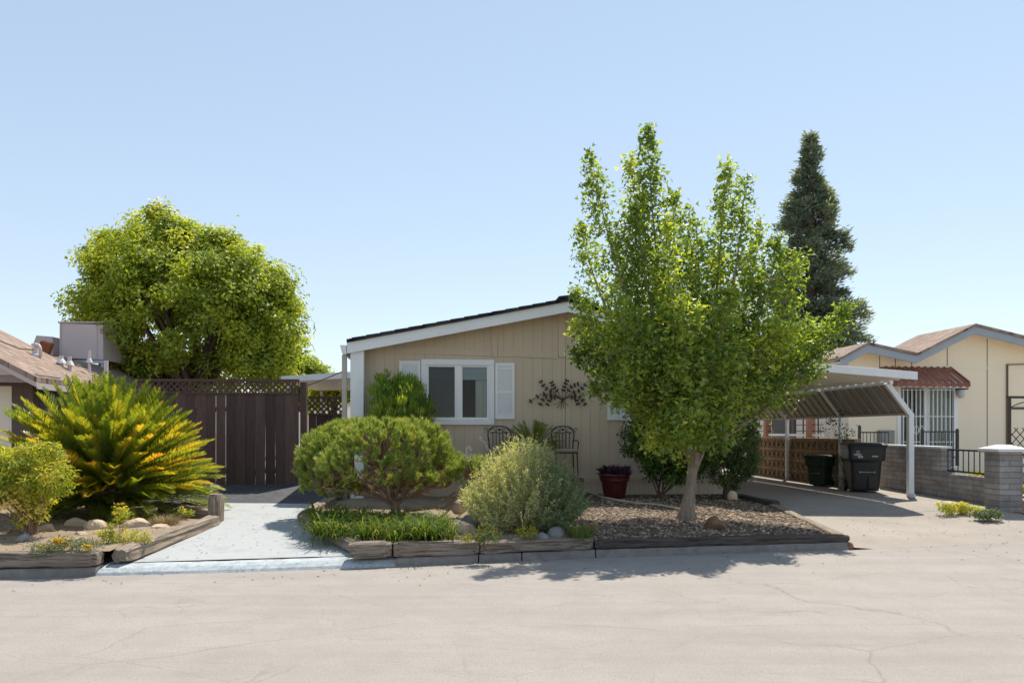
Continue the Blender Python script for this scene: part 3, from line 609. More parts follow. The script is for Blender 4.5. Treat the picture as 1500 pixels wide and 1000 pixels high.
# ---------------------------------------------------------------- raised deck, chairs and pots at the wall
SEATZ=1.21
dk=MB(); da,db=HP.uz(694,690,.7)[0],HP.uz(846,690,.7)[0]; HP.rect(dk,da,db,.66,.72,.08,1.3); 
for uu in (da+.1,(da+db)/2,db-.15): 
    for of in (.2,1.15): HP.rect(dk,uu,uu+.09,.2,.66,of,of+.09)
tag(dk.build('porch_deck',M['timber_dark'],loc=HP.at((da+db)/2,.25,.7)),'low dark deck against the house wall behind the silvery bush','deck')
def chair(pxc, label):
    c=HP.uz(pxc,660,.42)[0]; base=HP.at(c,.72,.42); th=thing('patio_chair',label,'chair',base,'iron chairs by the house wall')
    W=.24; zt=SEATZ+.50
    b=MB(); of=.22
    def q(du,z,o=of): return HP.at(c+du,z,o)
    tp=[(-.2,SEATZ-.02),(-.215,SEATZ+.2),(-.235,SEATZ+.33),(-.20,SEATZ+.44),(-.12,SEATZ+.49),(0,zt),(.12,SEATZ+.49),(.20,SEATZ+.44),(.235,SEATZ+.33),(.215,SEATZ+.2),(.2,SEATZ-.02)]
    b.tube([q(x,z) for x,z in tp],.013,6)
    for x in (-.13,-.065,0,.065,.13): b.tube([q(x,SEATZ),q(x*1.05,SEATZ+.36)],.008,5)
    b.tube([q(-.19,SEATZ+.36),q(-.09,SEATZ+.375),q(0,SEATZ+.365),q(.09,SEATZ+.375),q(.19,SEATZ+.36)],.009,5)
    for sg in (-1,1):
        b.tube([q(sg*(.13+.05*math.cos(t)),SEATZ+.415+.04*math.sin(t)) for t in np.linspace(0,5.2,12)],.007,5)
        b.tube([q(sg*(.265+.03*math.cos(t)),SEATZ+.42+.04*math.sin(t)) for t in np.linspace(0,5,12)],.008,5)
        b.tube([q(sg*.06,SEATZ+.37),q(sg*.05,SEATZ+.48)],.007,5)
    for k in range(8):
        t=k*math.pi/4; b.tube([q(0,SEATZ+.43),q(.028*math.cos(t),SEATZ+.43+.028*math.sin(t))],.008,4)
    b.build('backrest',M['iron'],th)
    s=MB(); s.prism([HP.at(c-.23,SEATZ-.04,.66),HP.at(c+.23,SEATZ-.04,.66),HP.at(c+.23,SEATZ-.02,.66),HP.at(c-.23,SEATZ-.02,.66)],HP.back*.46); s.build('seat',M['iron'],th)
    s=MB(); s.prism([HP.at(c-.23,SEATZ-.015,.67),HP.at(c+.23,SEATZ-.015,.67),HP.at(c+.225,SEATZ+.055,.67),HP.at(c-.225,SEATZ+.055,.67)],HP.back*.44); s.build('cushion',M['cushion'],th,bevel=.03,seg=3)
    for du in (-.21,.21):
        for of2 in (.24,.63):
            l=MB(); l.tube([HP.at(c+du,SEATZ-.04,of2),HP.at(c+du*1.08,.72,of2+(.03 if of2>.4 else -.03))],.014,6); l.build('leg',M['iron'],th)
        a=MB(); a.tube([q(du*1.03,SEATZ+.2),HP.at(c+du*1.15,SEATZ+.22,.45),HP.at(c+du*1.15,SEATZ+.18,.64),HP.at(c+du,SEATZ-.03,.63)],.012,6); a.build('armrest',M['iron'],th)
chair(733,'scrolled black iron chair below the window shutter, left of the potted palm'); chair(827,'scrolled black iron chair with taupe cushion, right of the potted palm')
c=HP.p(781,672,.5); pot=thing('potted_palm','small green sago palm in a teal pot between the two iron chairs','potted plant',(c.x,c.y,.72))
mb=MB(); mb.lathe([(.13,.72),(.18,.85),(.22,1.1),(.235,1.22),(.25,1.24),(.25,1.29),(.22,1.29),(.21,1.25)],(c.x,c.y,0),24); mb.build('pot',M['teal'],pot,smooth=True)
POTPALM=(c.x,c.y,1.3)
# oxblood pot
c=G(900,727,.3); c=P(900,727,13.35); zc=bz(c.x,c.y)-.01; rp=thing('potted_plant','oxblood glazed pot of purple leaved plants standing on the gravel by the house','potted plant',(c.x,c.y,zc))
mb=MB(); mb.lathe([(.19,0),(.2,.02),(.215,.1),(.25,.3),(.262,.34),(.27,.345),(.272,.36),(.285,.37),(.29,.385),(.287,.4),(.30,.43),(.305,.47),(.315,.475),(.315,.5),(.285,.5),(.275,.46)],(c.x,c.y,zc),32); mb.build('pot',M['glazed'],rp,smooth=True)
mb=MB(); mb.lathe([(.27,.455),(.0,.47)],(c.x,c.y,zc),20); mb.build('soil',M['soil'],rp)
PURPLE=(c.x,c.y,zc+.46,rp)
# ---------------------------------------------------------------- dark board fence with lattice
FP=Plane(235,13.95,2.0)
def lattice(mb, pl, u0,u1,z0,z1,off,step=.088,w=.036):
    h=z1-z0
    for sg,of in ((1,off),(-1,off-.012)):
        s=-h
        while s<(u1-u0):
            a=max(0,s); b=min(u1-u0,s+h)
            if b-a>.02:
                za,zb=(a-s),(b-s)
                if sg<0: za,zb=h-za,h-zb
                k=w*.707
                mb.prism([pl.at(u0+a,z0+za-sg*k if 0 else z0+za-k,of),pl.at(u0+b,z0+zb-k,of),pl.at(u0+b,z0+zb+k,of),pl.at(u0+a,z0+za+k,of)],pl.n*.010)
            s+=step*1.414
def fence(pl, name, label, x0,x1, ytop, ylat, ybot, posts, seed, bw=.2):
    u0=pl.uz(x0,600)[0]; u1=pl.uz(x1,600)[0]; xm=(x0+x1)/2
    th=thing(name,label,'fence',pl.at((u0+u1)/2,.5))
    zt=pl.uz(xm,ytop)[1]; zl=pl.uz(xm,ylat)[1]; zb=pl.uz(xm,ybot)[1]; g=random.Random(seed)
    mb=MB(); u=u0
    while u<u1-.02:
        e=min(u+bw,u1); gap=g.choice((.003,.005,.008,.011)); off=g.uniform(-.006,.006)
        mb.prism([pl.at(u,zb+g.uniform(-.02,.02),off),pl.at(e-gap,zb+g.uniform(-.02,.02),off),pl.at(e-gap*g.uniform(.2,1),zl,off),pl.at(u,zl,off)],pl.back*.02,g.random()); u=e
    mb.build('board_panel',M['fence'],th)
    mb=MB(); lattice(mb,pl,u0,u1,zl+.03,zt-.05,.0); mb.build('lattice',M['fence'],th)
    mb=MB(); pl.rect(mb,u0,u1,zt-.05,zt,-.05,.03,.6); mb.build('rail',M['fence'],th)
    mb=MB(); pl.rect(mb,u0,u1,zl-.0,zl+.035,-.045,.026,.5); mb.build('rail',M['fence'],th)
    for za_,zb_ in ((zb+.25,zb+.34),(zl-.35,zl-.26)):
        mb=MB(); pl.rect(mb,u0,u1,za_,zb_,-.065,-.025,.4); mb.build('cross_rail',M['fence'],th)
    for x,wd,yt in posts:
        up=pl.uz(x,600)[0]; mb=MB(); pl.rect(mb,up-wd/2,up+wd/2,.3,pl.uz(x,yt)[1],-.12,-.067,.3) if 0 else pl.rect(mb,up-wd/2,up+wd/2,.3,pl.uz(x,yt)[1],-.1,.031+.0,.35); mb.build('post',M['fence'],th)
fence(FP,'board_fence','tall dark brown board fence with lattice top at the end of the white walkway',200,438,555,577,711,((444.5,.115,560),),3)
F2=Plane(450,14.9,4.0)
fence(F2,'side_gate','lower dark lattice topped gate section between the tall fence and the house corner',452,506,580,608,706,(),5,.17)

# ---------------------------------------------------------------- carport
ZC=lambda x: lerp(2.99,2.735,(x-4.6)/(7.79-4.6))
cp=thing('carport','open white metal carport with slanted corrugated side awning over the driveway','carport',(7.0,14,.28))
Y0=12.95; Y1=21.5
def cxr(y): return 7.70-.094*(y-12.95)
def cxl(y): return 4.62-.094*(y-12.95)
mb=MB(); mb.prism([(cxl(Y0),Y0,ZC(4.6)-.15),(cxr(Y0),Y0,ZC(7.79)-.15),(cxr(Y0),Y0,ZC(7.79)),(cxl(Y0),Y0,ZC(4.6))],(-.004,.04,0))
mb.build('fascia',M['white'],cp,bevel=.008)
mb=MB(); n=24     # roof pan: ribbed sheet running across
for j in range(int((Y1-Y0)/.3)):
    ya=Y0+.045+j*.3; yb=ya+.3
    for a,b,dz,th in ((ya,yb-.002,0,.012),(ya+.2,yb-.02,-.03,.029)):
        mb.prism([(cxl(a),a,ZC(4.6)-.09+dz),(cxr(a)+.02,a,ZC(7.79)-.09+dz),(cxr(b)+.02,b,ZC(7.79)-.09+dz),(cxl(b),b,ZC(4.6)-.09+dz)],(0,0,th))
mb.build('roof_panel',M['canopy'],cp)
mb=MB()
def bx(y): return 7.69-.094*(y-13.98)
def ox(y): return 8.15-.094*(y-13.98)
mb.bar((bx(13.85),13.85,2.60),(bx(Y1),Y1,2.60),.07,.07); beam=mb.build('beam',M['white'],cp,bevel=.006)
mb=MB()
y=14.02
while y<Y1-.35:
    for a,b,d,th in ((y,y+.299,0,.012),(y+.27,y+.295,-.028,.027)):
        mb.prism([(bx(a)+.04+d*.6,a,2.57+d),(ox(a)+d*.6,a,1.985+d),(ox(b)+d*.6,b,1.985+d),(bx(b)+.04+d*.6,b,2.57+d)],(.01*th/.012,0,th))
    y+=.30
mb.build('side_awning',M['panel'],cp)
mb=MB(); mb.bar((ox(14.02)-.01,14.02,1.965),(ox(Y1),Y1,1.965),.05,.05); mb.build('awning_rail',M['tanmetal'],cp)
for y in (13.98,16.45,19.05):
    w=.11 if y<14 else .085
    mb=MB(); mb.bar((ox(y)+.0,y-.01,.25),(ox(y),y-.01,1.97),w,w,up=(0,1,0)); p=mb.build('post',M['white'],cp,bevel=.012)
    mb=MB(); mb.bar((ox(y)+.015,y-.012,1.93),(bx(y)-.04,y-.012,2.60),w*.9,w*.8,up=(0,1,0)); mb.build('brace',M['white'],p,bevel=.01)
    if y<14: mb=MB(); mb.tube([(ox(y)-.005,y-.07,.275),(ox(y)-.005,y-.07,.33)],[.085,.06],12); mb.build('base_collar',M['galv'],p)

# ---------------------------------------------------------------- breeze block wall
BW=[(8.03,15.9),(7.62,21.6)]
a=Vector((BW[0][0],BW[0][1],.24)); b=Vector((BW[1][0],BW[1][1],.24)); d=(b-a); L=d.length; d/=L; nrm=Vector((-d.y,d.x,0)); 
if nrm.x>0: nrm=-nrm
bw=thing('breeze_block_wall','brown patterned breeze block wall along the far side of the carport','wall',(a+b)/2)
backing=MB(); backing.prism([a,b,b+Vector((0,0,1.14)),a+Vector((0,0,1.14))],-nrm*.08); backing.build('wall',M['breeze'],bw)  # solid backing added so the bright background doesn't show through the block openings
mb=MB(); S=.285; nx=int(L/S)
for i in range(nx):
    for j in range(4):
        o=a+d*(i*S)+Vector((0,0,j*S)); q=lambda x,z,e=.0: o+d*(x*S)+Vector((0,0,z*S))+nrm*e
        def stk(p,q2,w): mb.bar(p+nrm*.022,q2+nrm*.022,w,.044,up=nrm)
        stk(q(.0,.06),q(1,.06),.035); stk(q(.0,.94),q(1,.94),.035); stk(q(.06,.12),q(.06,.88),.035); stk(q(.94,.12),q(.94,.88),.035)
        for x0,z0,x1,z1 in ((.12,.5,.5,.88),(.5,.88,.88,.5),(.88,.5,.5,.12),(.5,.12,.12,.5)): stk(q(x0,z0),q(x1,z1),.03)
mb.build('block_pattern',M['breeze'],bw)
mb=MB(); mb.bar(a+Vector((0,0,1.165))-nrm*.02,b+Vector((0,0,1.165))-nrm*.02,.16,.05); mb.build('wall_cap',M['breeze'],bw)

# ---------------------------------------------------------------- grey brick wall, pillar, railings
GX=lambda y: 8.62+.05*(y-12.3)
gw=thing('brick_wall','grey brick garden wall with capped pillar at the right edge of the driveway','wall',(8.65,13.5,.25))
def wallseg(y0,y1,z1,name='wall',t=.2,m='greybrick'):
    mb=MB(); mb.prism([(GX(y0),y0,.1),(GX(y1),y1,.1),(GX(y1),y1,z1),(GX(y0),y0,z1)],(t,0,0)); return mb.build(name,M[m],gw,bevel=.006)
wallseg(13.82,16.4,1.255); wallseg(12.2,13.815,.76)
mb=MB(); mb.prism([(GX(13.8)-.02,13.82,1.258),(GX(16.4)-.02,16.4,1.258),(GX(16.4)-.02,16.4,1.30),(GX(13.8)-.02,13.82,1.30)],(.24,0,0)); mb.build('coping',M['cap'],gw,bevel=.006)
mb=MB(); mb.box(8.43,8.83,11.8,12.19,.1,1.25); mb.build('pillar',M['greybrick_x'],gw,bevel=.008)
mb=MB(); z=1.252; mb.add([(8.36,11.73,z),(8.90,11.73,z),(8.90,12.26,z),(8.36,12.26,z),(8.36,11.73,z+.05),(8.90,11.73,z+.05),(8.90,12.26,z+.05),(8.36,12.26,z+.05),(8.56,11.92,z+.12),(8.70,11.92,z+.12),(8.70,12.07,z+.12),(8.56,12.07,z+.12)],
 [(0,3,2,1),(0,1,5,4),(1,2,6,5),(2,3,7,6),(3,0,4,7),(4,5,9,8),(5,6,10,9),(6,7,11,10),(7,4,8,11),(8,9,10,11)]); mb.build('pillar_cap',M['cap'],gw,bevel=.005)
def railing(label, p0, p1, z0, z1, n, posts=(), name='iron_railing', t=.014):
    p0=Vector(p0); p1=Vector(p1); th=thing(name,label,'railing',((p0.x+p1.x)/2,(p0.y+p1.y)/2,z0),'black iron railings on the right')
    for z in (z0+.02,z1): mb=MB(); mb.bar(p0+Vector((0,0,z)),p1+Vector((0,0,z)),.03,.035); mb.build('rail',M['iron'],th)
    mb=MB()
    for i in range(n+1):
        p=p0.lerp(p1,i/n); mb.bar(p+Vector((0,0,z0+.02)),p+Vector((0,0,z1)),t,t,up=(0,1,0))
    mb.build('balusters',M['iron'],th)
    for p,zz in posts:
        p=Vector(p); mb=MB(); mb.bar((p.x,p.y,z0-.2),(p.x,p.y,zz),.06,.06,up=(0,1,0)); mb.tube([(p.x,p.y,zz),(p.x,p.y,zz+.04)],[.04,.01],8); mb.build('post',M['iron'],th)
railing('black iron railing set on the lowered part of the grey brick wall',(GX(13.77)+.1,13.77,0),(GX(12.25)+.1,12.25,0),.80,1.24,9)
railing('black iron gate railing right of the capped brick pillar',(8.92,12.0,0),(10.2,12.2,0),.43,1.2,11,t=.016)
p=P(1259,640,18.2); q=P(1303,640,18.2); railing('black porch railing behind the big black bin',(p.x,18.2,0),(q.x,18.25,0),.9,P(0,633,18.2).z,8,((( p.x,18.2,0),P(0,624,18.2).z),))
p=P(1351,640,18.0); q=P(1404,640,18.0); railing('black porch railing in front of the barred door',(p.x,18.0,0),(q.x,18.05,0),.9,P(0,632,18).z,9,(((q.x,18.05,0),P(0,629,18).z),((p.x,18.0,0),P(0,629,18).z)))
mb=MB(); p=G(1487,745,.24)
for i,(z0,z1,dy) in enumerate(((.05,.22,0),(.22,.40,.35))): mb.box(8.66,10.6,11.55+dy,12.4,z0,z1)
tag(mb.build('brick_step',M['redbrick'],bevel=.01,loc=(9.6,12,.1)),'brown brick steps right of the capped pillar','steps')
# trellis
tp=Plane(1478,14.2,6); tr=thing('trellis','dark metal garden trellis with diamond lattice at the right edge','trellis',tp.at(.2,.3))
zt=tp.uz(1490,583)[1]; u0,u1=tp.uz(1479,600)[0],tp.uz(1503,600)[0]
mb=MB()
for u in (u0,u1): mb.bar(tp.at(u,.3),tp.at(u,zt),.04,.04,up=(0,1,0))
mb.build('post',M['bronze'],tr)
mb=MB(); mb.bar(tp.at(u0-.06,zt+.02),tp.at(u1+.06,zt+.02),.05,.05); mb.tube([tp.at(lerp(u0,u1,t),zt-.2+.16*t*(1.2-t*.4)) for t in (0,.25,.5,.75,1)],.012,5); mb.bar(tp.at(u0,zt-.22),tp.at(u1,zt-.22),.025,.025); mb.build('rail',M['bronze'],tr)
mb=MB(); lattice(mb,tp,u0,u1,.5,zt-.62,.0,.13,.016); mb.build('lattice',M['bronze'],tr)

# ---------------------------------------------------------------- wheeled bins
def bin_(label, loc, rz, s, m, marks, name='wheeled_bin'):
    th=thing(name,label,'bin',loc,'wheeled bins by the carport'); th.rotation_euler=(0,0,rz); Wm=Matrix.Translation(loc)@Matrix.Rotation(rz,4,'Z')@Matrix.Scale(s,4)
    def put(mb,nm,mm,par=None,**k):
        mb.v=[tuple(Wm@Vector(v)) for v in mb.v]
        o=mb.build(nm,M[mm],None,**k); o.parent=par or th
        o.matrix_parent_inverse=(Matrix.Translation(loc)@Matrix.Rotation(rz,4,'Z')).inverted() if par is None else Matrix.Identity(4); return o
    def ring(w,d,z,dy=0,c=.09):
        pts=[]
        for sx,sy in ((-1,-1),(1,-1),(1,1),(-1,1)):
            for k in range(4):
                a=math.atan2(sy,sx)-math.pi/4+k*math.pi/6; pts.append((sx*(w/2-c)+c*math.cos(a),sy*(d/2-c)+c*math.sin(a)+dy,z))
        return pts
    def loft(rs):
        mb=MB(); k=len(rs[0]); vs=[p for r in rs for p in r]
        mb.add(vs,[(i*k+j,i*k+(j+1)%k,(i+1)*k+(j+1)%k,(i+1)*k+j) for i in range(len(rs)-1) for j in range(k)]+[tuple(range(k-1,-1,-1)),tuple((len(rs)-1)*k+j for j in range(k))]); return mb
    b=put(loft([ring(.56,.58,.04,.03),ring(.58,.62,.1,.03),ring(.64,.70,.66,.01),ring(.655,.72,.70,.0),ring(.73,.82,.72,0),ring(.75,.84,.76,0),ring(.77,.86,.98,0),ring(.80,.90,.985,0),ring(.80,.90,1.03,0)]),'body',m,smooth=False,bevel=.008)
    put(loft([ring(.82,.93,1.035,-.01),ring(.83,.94,1.06,-.01),ring(.76,.86,1.095,0),ring(.6,.7,1.11,.02)]),'lid',m,bevel=.006)
    for sx in (-1,1):
        mb=MB(); mb.tube([(sx*.27,.30,.13),(sx*.35,.30,.13)],.13,18); wv=put(mb,'wheel',m)
    mb=MB(); mb.tube([(-.3,.46,.98),(-.3,.53,1.02),(.3,.53,1.02),(.3,.46,.98)],.018,8); put(mb,'handle',m)
    mb=MB(); mb.tube([(-.14,-.355,.46),(.14,-.355,.46)],.014,8); mb.box(-.16,-.13,-.38,-.32,.44,.48); mb.box(.13,.16,-.38,-.32,.44,.48); put(mb,'grab_bar','steelgrey')
    if marks:
        mb=MB(); y=-.4335; z=.90
        for k in range(14):
            a0,a1=2*math.pi*k/14,2*math.pi*(k+1)/14; mb.add([(-.2+q*math.cos(a),y,z+q*math.sin(a)) for q,a in ((.022,a0),(.034,a0),(.034,a1),(.022,a1))],[(0,1,2,3)])
        put(mb,'printed_emblem','mark',b); mb=MB()
        for x0,x1,z0,z1 in ((-.29,-.12,.845,.86),(-.27,-.14,.825,.838),(-.2,-.1,.80,.82),(-.2,-.1,.775,.795)): mb.add([(x0,y,z0),(x1,y,z0),(x1,y,z1),(x0,y,z1)],[(0,1,2,3)])
        put(mb,'printed_lettering','mark',b); mb=MB()
        mb.add([(.08,y,.80),(.20,y,.80),(.20,y,.825),(.08,y,.825)],[(0,1,2,3)])
        put(mb,'printed_mark','mark',b)
        mb=MB(); mb.box(.04,.18,-.335,-.318,.10,.36); put(mb,'label_plate','bin',b)
    return th
p=G(1246,717,.27); bin_('big black wheeled bin with pale printed marks in front of the grey brick wall',(p.x,15.1,.275),R(-14),.98,'bin',True)
bin_('smaller dark green bin against the breeze block wall under the carport',(7.55,16.75,.275),R(-50),.68,'bin_green',False)

# ---------------------------------------------------------------- right neighbour
NP=Plane(1240,20.0,6.0); nh=thing('neighbour_house','cream single storey house with double gable and blue grey fascia on the right','house',NP.at(5,.3,-4))
pr=[(1232,526),(1271,504.5),(1343,520.5),(1428,477.5),(1580,515)]
T=[NP.uz(x,y,.5) for x,y in pr]; Bt=[(u,z-.22) for u,z in T]; ND=13
def nstrip(mb,top,bot,o0,o1):
    for i in range(len(top)-1): mb.prism([NP.at(*bot[i],o0),NP.at(*bot[i+1],o0),NP.at(*top[i+1],o0),NP.at(*top[i],o0)],NP.n*(o1-o0))
mb=MB(); nstrip(mb,[(u,z+.07) for u,z in T],T,.55,-1.9); mb.build('roof',M['shingle_red'],nh)
zv=T[2][1]-.12; mb=MB(); mb.prism([NP.at(T[0][0],T[0][1]-.1,-1.92),NP.at(T[-1][0],T[0][1]-.1,-1.92),NP.at(T[-1][0],zv,-1.92),NP.at(T[0][0]+.4,zv,-1.92)],NP.back*(ND-1.9)); mb.build('rear_roof',M['shingle_red'],nh)
mb=MB(); nstrip(mb,[(u,z-.003) for u,z in T],Bt,.5,.45); mb.build('fascia',M['blueg'],nh)
mb=MB(); nstrip(mb,[(u,z-.08) for u,z in T],[(u,z-.1) for u,z in T],.445,-.02); mb.build('soffit',M['cream'],nh)
DU0,DU1=NP.uz(1318,620)[0],NP.uz(1398,620)[0]; DZ1=NP.uz(1358,567)[1]
def ntop(u): return pw(u,T)-.02
uL=NP.uz(1243,600)[0]; uR=NP.uz(1585,600)[0]
mb=MB(); us=sorted({uL,DU0,DU1,uR}|{T[i][0] for i in (1,2,3)})
for a,b in zip(us,us[1:]):
    z0=DZ1 if a>=DU0-.01 and b<=DU1+.01 else .1
    mb.prism([NP.at(a,z0,0),NP.at(b,z0,0),NP.at(b,ntop(b),0),NP.at(a,ntop(a),0)],NP.back*.15)
mb.build('wall',M['cream'],nh)
mb=MB(); mb.prism([NP.at(uL,.1,-.153),NP.at(uL+.15,.1,-.153),NP.at(uL+.15,ntop(uL),-.153),NP.at(uL,ntop(uL),-.153)],NP.back*(ND-.2)); mb.build('side_wall',M['creamlite'],nh)
mb=MB()
for x,ya,yb in ((1288,512,548),(1311,518,541),(1335,521,540),(1387,500,536),(1445.5,483,668)):
    mb=MB(); u=NP.uz(x,560)[0]; NP.rect(mb,u,u+.022,NP.uz(x,yb)[1],min(ntop(u)-.05,NP.uz(x,ya)[1]),.001,.006); mb.build('siding_seam',M['seam'],nh)
mb=MB(); u=NP.uz(1402,560)[0]; NP.rect(mb,u,uR,NP.uz(1440,538)[1]-.03,NP.uz(1440,538)[1],.001,.012); mb.build('trim_band',M['cream'],nh)
# barred sliding door
fr=MB(); w_=.09
NP.rect(fr,DU0-w_,DU0+.03,.5,DZ1+w_,-.05,.03); NP.rect(fr,DU1-.03,DU1+w_,.5,DZ1+w_,-.05,.03); NP.rect(fr,DU0+.03,DU1-.03,DZ1-.02,DZ1+w_,-.05,.03); um=lerp(DU0,DU1,.48); NP.rect(fr,um-.05,um+.05,.5,DZ1-.02,-.05,.025)
door=fr.build('sliding_door',M['vinyl'],nh)
mb=MB(); NP.rect(mb,DU0+.03,DU1-.03,.5,DZ1-.02,-.06,-.055); mb.build('pane',M['glass'],door)
mb=MB(); n=50; vsx=[]
for i in range(n+1):
    uu=lerp(um-.1,DU1,i/n)
    for z in (.5,DZ1): vsx.append(NP.at(uu,z,-.2+.03*math.sin(i*1.3)))
mb.add(vsx,[(2*i,2*i+2,2*i+3,2*i+1) for i in range(n)]); mb.build('curtain',M['curtain'],door)
mb=MB(); A=[NP.at(DU0-.5,.3,-.17),NP.at(DU1+.5,.3,-.17),NP.at(DU1+.5,DZ1+.2,-.17),NP.at(DU0-.5,DZ1+.2,-.17)]; B=[p+NP.back*1.5 for p in A]
mb.add(A+B,[(4,5,6,7),(0,1,5,4),(1,2,6,5),(2,3,7,6),(3,0,4,7)]); mb.build('room_interior',M['siding_dark'],nh)
mb=MB()
n=12
for i in range(n+1):
    u=lerp(DU0+.06,DU1-.06,i/n); mb.bar(NP.at(u,.5,.07),NP.at(u,DZ1-.05,.07),.022,.022,up=(0,1,0))
for z in (.55,1.3,2.05,DZ1-.08): mb.bar(NP.at(DU0+.03,z,.07),NP.at(DU1-.03,z,.07),.022,.022)
for i in range(3):
    cxx=lerp(DU0+.3,um-.2,i/2)
    mb.tube([NP.at(cxx+.07*math.cos(t),1.65+.12*math.sin(t),.075) for t in np.linspace(0,6.28,13)],.010,5)
mb.build('security_bars',M['vinyl'],door)
# awning, lamp, conduit, meter box
aw=MB(); ua,ub=NP.uz(1309,560,.6)[0],NP.uz(1416,550,.6)[0]; zt=NP.uz(1400,539)[1]; zf=NP.uz(1417,561,.75)[1]
n=11
for i in range(n):
    a=lerp(ua,ub,i/n); b=lerp(ua,ub,(i+1)/n); m_=lerp(a,b,.7)
    for x0,x1,d in ((a,m_,0),(m_,b,.03)):
        aw.prism([NP.at(x0,zf+d,.75),NP.at(x1,zf+d,.75),NP.at(x1,zt+d,.01),NP.at(x0,zt+d,.01)],Vector((0,0,.015)))
    aw.prism([NP.at(a,zf,.752),NP.at(a+.01,zf-.09,.752),NP.at((a+b)/2,zf-.13,.752),NP.at(b-.01,zf-.09,.752),NP.at(b,zf,.752)],NP.back*.012)
for u in (ua,ub-.012): aw.prism([NP.at(u,zt,.005),NP.at(u,zf,.745),NP.at(u,zf-.1,.745),NP.at(u,zf-.1,.6)],NP.e*.012)
aw.build('awning',M['awning'],nh)
la=thing('wall_lamp','small black wall lantern right of the barred door','lamp',NP.p(1405,575,.1)); c=NP.uz(1403,575)
mb=MB(); NP.rect(mb,c[0]-.02,c[0]+.15,c[1]-.09,c[1]+.09,.003,.05); NP.rect(mb,c[0]-.13,c[0]+.1,c[1]+.08,c[1]+.12,.05,.3); mb.build('bracket',M['iron'],la)
mb=MB(); mb.lathe([(.05,-.17),(.1,-.1),(.1,.075),(.04,.078)],NP.at(c[0]-.03,c[1],.17),14); mb.build('globe',M['galv'],la)
mb=MB(); x=NP.uz(1474.5,600)[0]; zc=NP.uz(1474,534)[1]; mb.tube([NP.at(x,.4,.03),NP.at(x,zc,.03),NP.at(x+2,zc+.06,.03)],.03,6); NP.rect(mb,x+.03,x+2,NP.uz(1480,597)[1]-.03,NP.uz(1480,597)[1]+.02,.002,.04); mb.build('conduit',M['seam'],nh)
c=NP.uz(1297,640); mb=MB(); NP.rect(mb,c[0]-.26,c[0]+.2,c[1]-.45,c[1]+.2,.003,.14); mb.build('meter_box',M['steelgrey'],nh,bevel=.01)
mb=MB(); q0=NP.p(1340,520,-3); mb.tube([NP.at(NP.uz(1313,505)[0],T[1][1]-.2,-2),NP.at(NP.uz(1313,505)[0],T[1][1]+.12,-2),NP.at(NP.uz(1317,503)[0],T[1][1]+.2,-2),NP.at(NP.uz(1361,503)[0],T[1][1]+.12,-2)],.03,6); mb.build('roof_pipe',M['seam'],nh)
# side of that house seen under the carport awning: window, brown porch posts, thin rails
def sp(px,py,Y=None):
    """point on the side wall line"""
    return None
def side(px,zz,off=0):
    k=(px-CX)/FOC; o=NP.at(uL,0,0); d=NP.back; s=(k*o.y-o.x)/(d.x-k*d.y); p=o+d*s; return p-NP.e*off+Vector((0,0,zz))
mb=MB(); 
def srect(mb,x0,x1,z0,z1,o0,o1):
    mb.prism([side(x0,z0,o1),side(x1,z0,o1),side(x1,z1,o1),side(x0,z1,o1)],NP.e*(o1-o0))
srect(mb,1134,1166,1.3,2.25,.003,.03); f=mb.build('window',M['iron'],nh)
pch=thing('porch_rail','thin metal porch rail with red brown posts behind the breeze block wall','railing',side(1190,.3,.8))
def porch(px,zz,off=1.15): return side(px,zz,off)
for x in (1172.5,1242):
    mb=MB(); p=porch(x,0); s_=.10; mb.box(p.x-s_,p.x+s_,p.y-s_,p.y+s_,.3,2.6); mb.build('post',M['postbrown'],pch,bevel=.01)
mb=MB()
for x in (1181,1209,1216,1230,1254): p=porch(x,0); mb.bar((p.x,p.y,.9),(p.x,p.y,2.4),.03,.03,up=(0,1,0))
mb.build('balusters',M['bronze'],pch)
mb=MB()
for z in (1.62,1.8,1.98,2.16): mb.bar(porch(1100,z),porch(1262,z),.022,.022)
mb.build('rail',M['bronze'],pch)
mb=MB(); mb.bar(porch(1100,1.5),porch(1262,1.5),.04,.07); mb.build('bottom_rail',M['vinyl'],pch)

# ---------------------------------------------------------------- left neighbour
LP=Plane(50,12.5,5.0); lh=thing('neighbour_house','taupe house with brown shingle roof behind the palm at the left edge','house',LP.at(-3,.3,-2))
e0=LP.uz(56,552); e1=LP.uz(0,523.5); sl_=(e1[1]-e0[1])/(e1[0]-e0[0]); uA=e0[0]; uB=-9.0
zr=lambda u: e0[1]+sl_*(u-e0[0])
mb=MB(); mb.prism([LP.at(uB,zr(uB),.06),LP.at(uA,zr(uA),.06),LP.at(uA,zr(uA)-.1,.06),LP.at(uB,zr(uB)-.1,.06)],LP.back*2.75); mb.build('roof',M['shingle_red'],lh)
um_=-1.2; zm_=zr(um_)
mb=MB(); mb.prism([LP.at(-12,zm_,-2.72),LP.at(um_,zm_,-2.72),LP.at(uA+.02,zr(uA)-.02,-2.72),LP.at(uA+.02,zr(uA)-.12,-2.72),LP.at(um_,zm_-.1,-2.72),LP.at(-12,zm_-.1,-2.72)],LP.back*6.5); mb.build('rear_roof',M['shingle_red'],lh)
zb=LP.uz(20,549)[1]
mb=MB(); mb.prism([LP.at(uB,zb,0),LP.at(uA-.06,zb,0),LP.at(uA-.06,zr(uA)-.105,0),LP.at(uB,zr(uB)-.105,0)],LP.back*.05); mb.build('gable_panel',M['taupe'],lh)
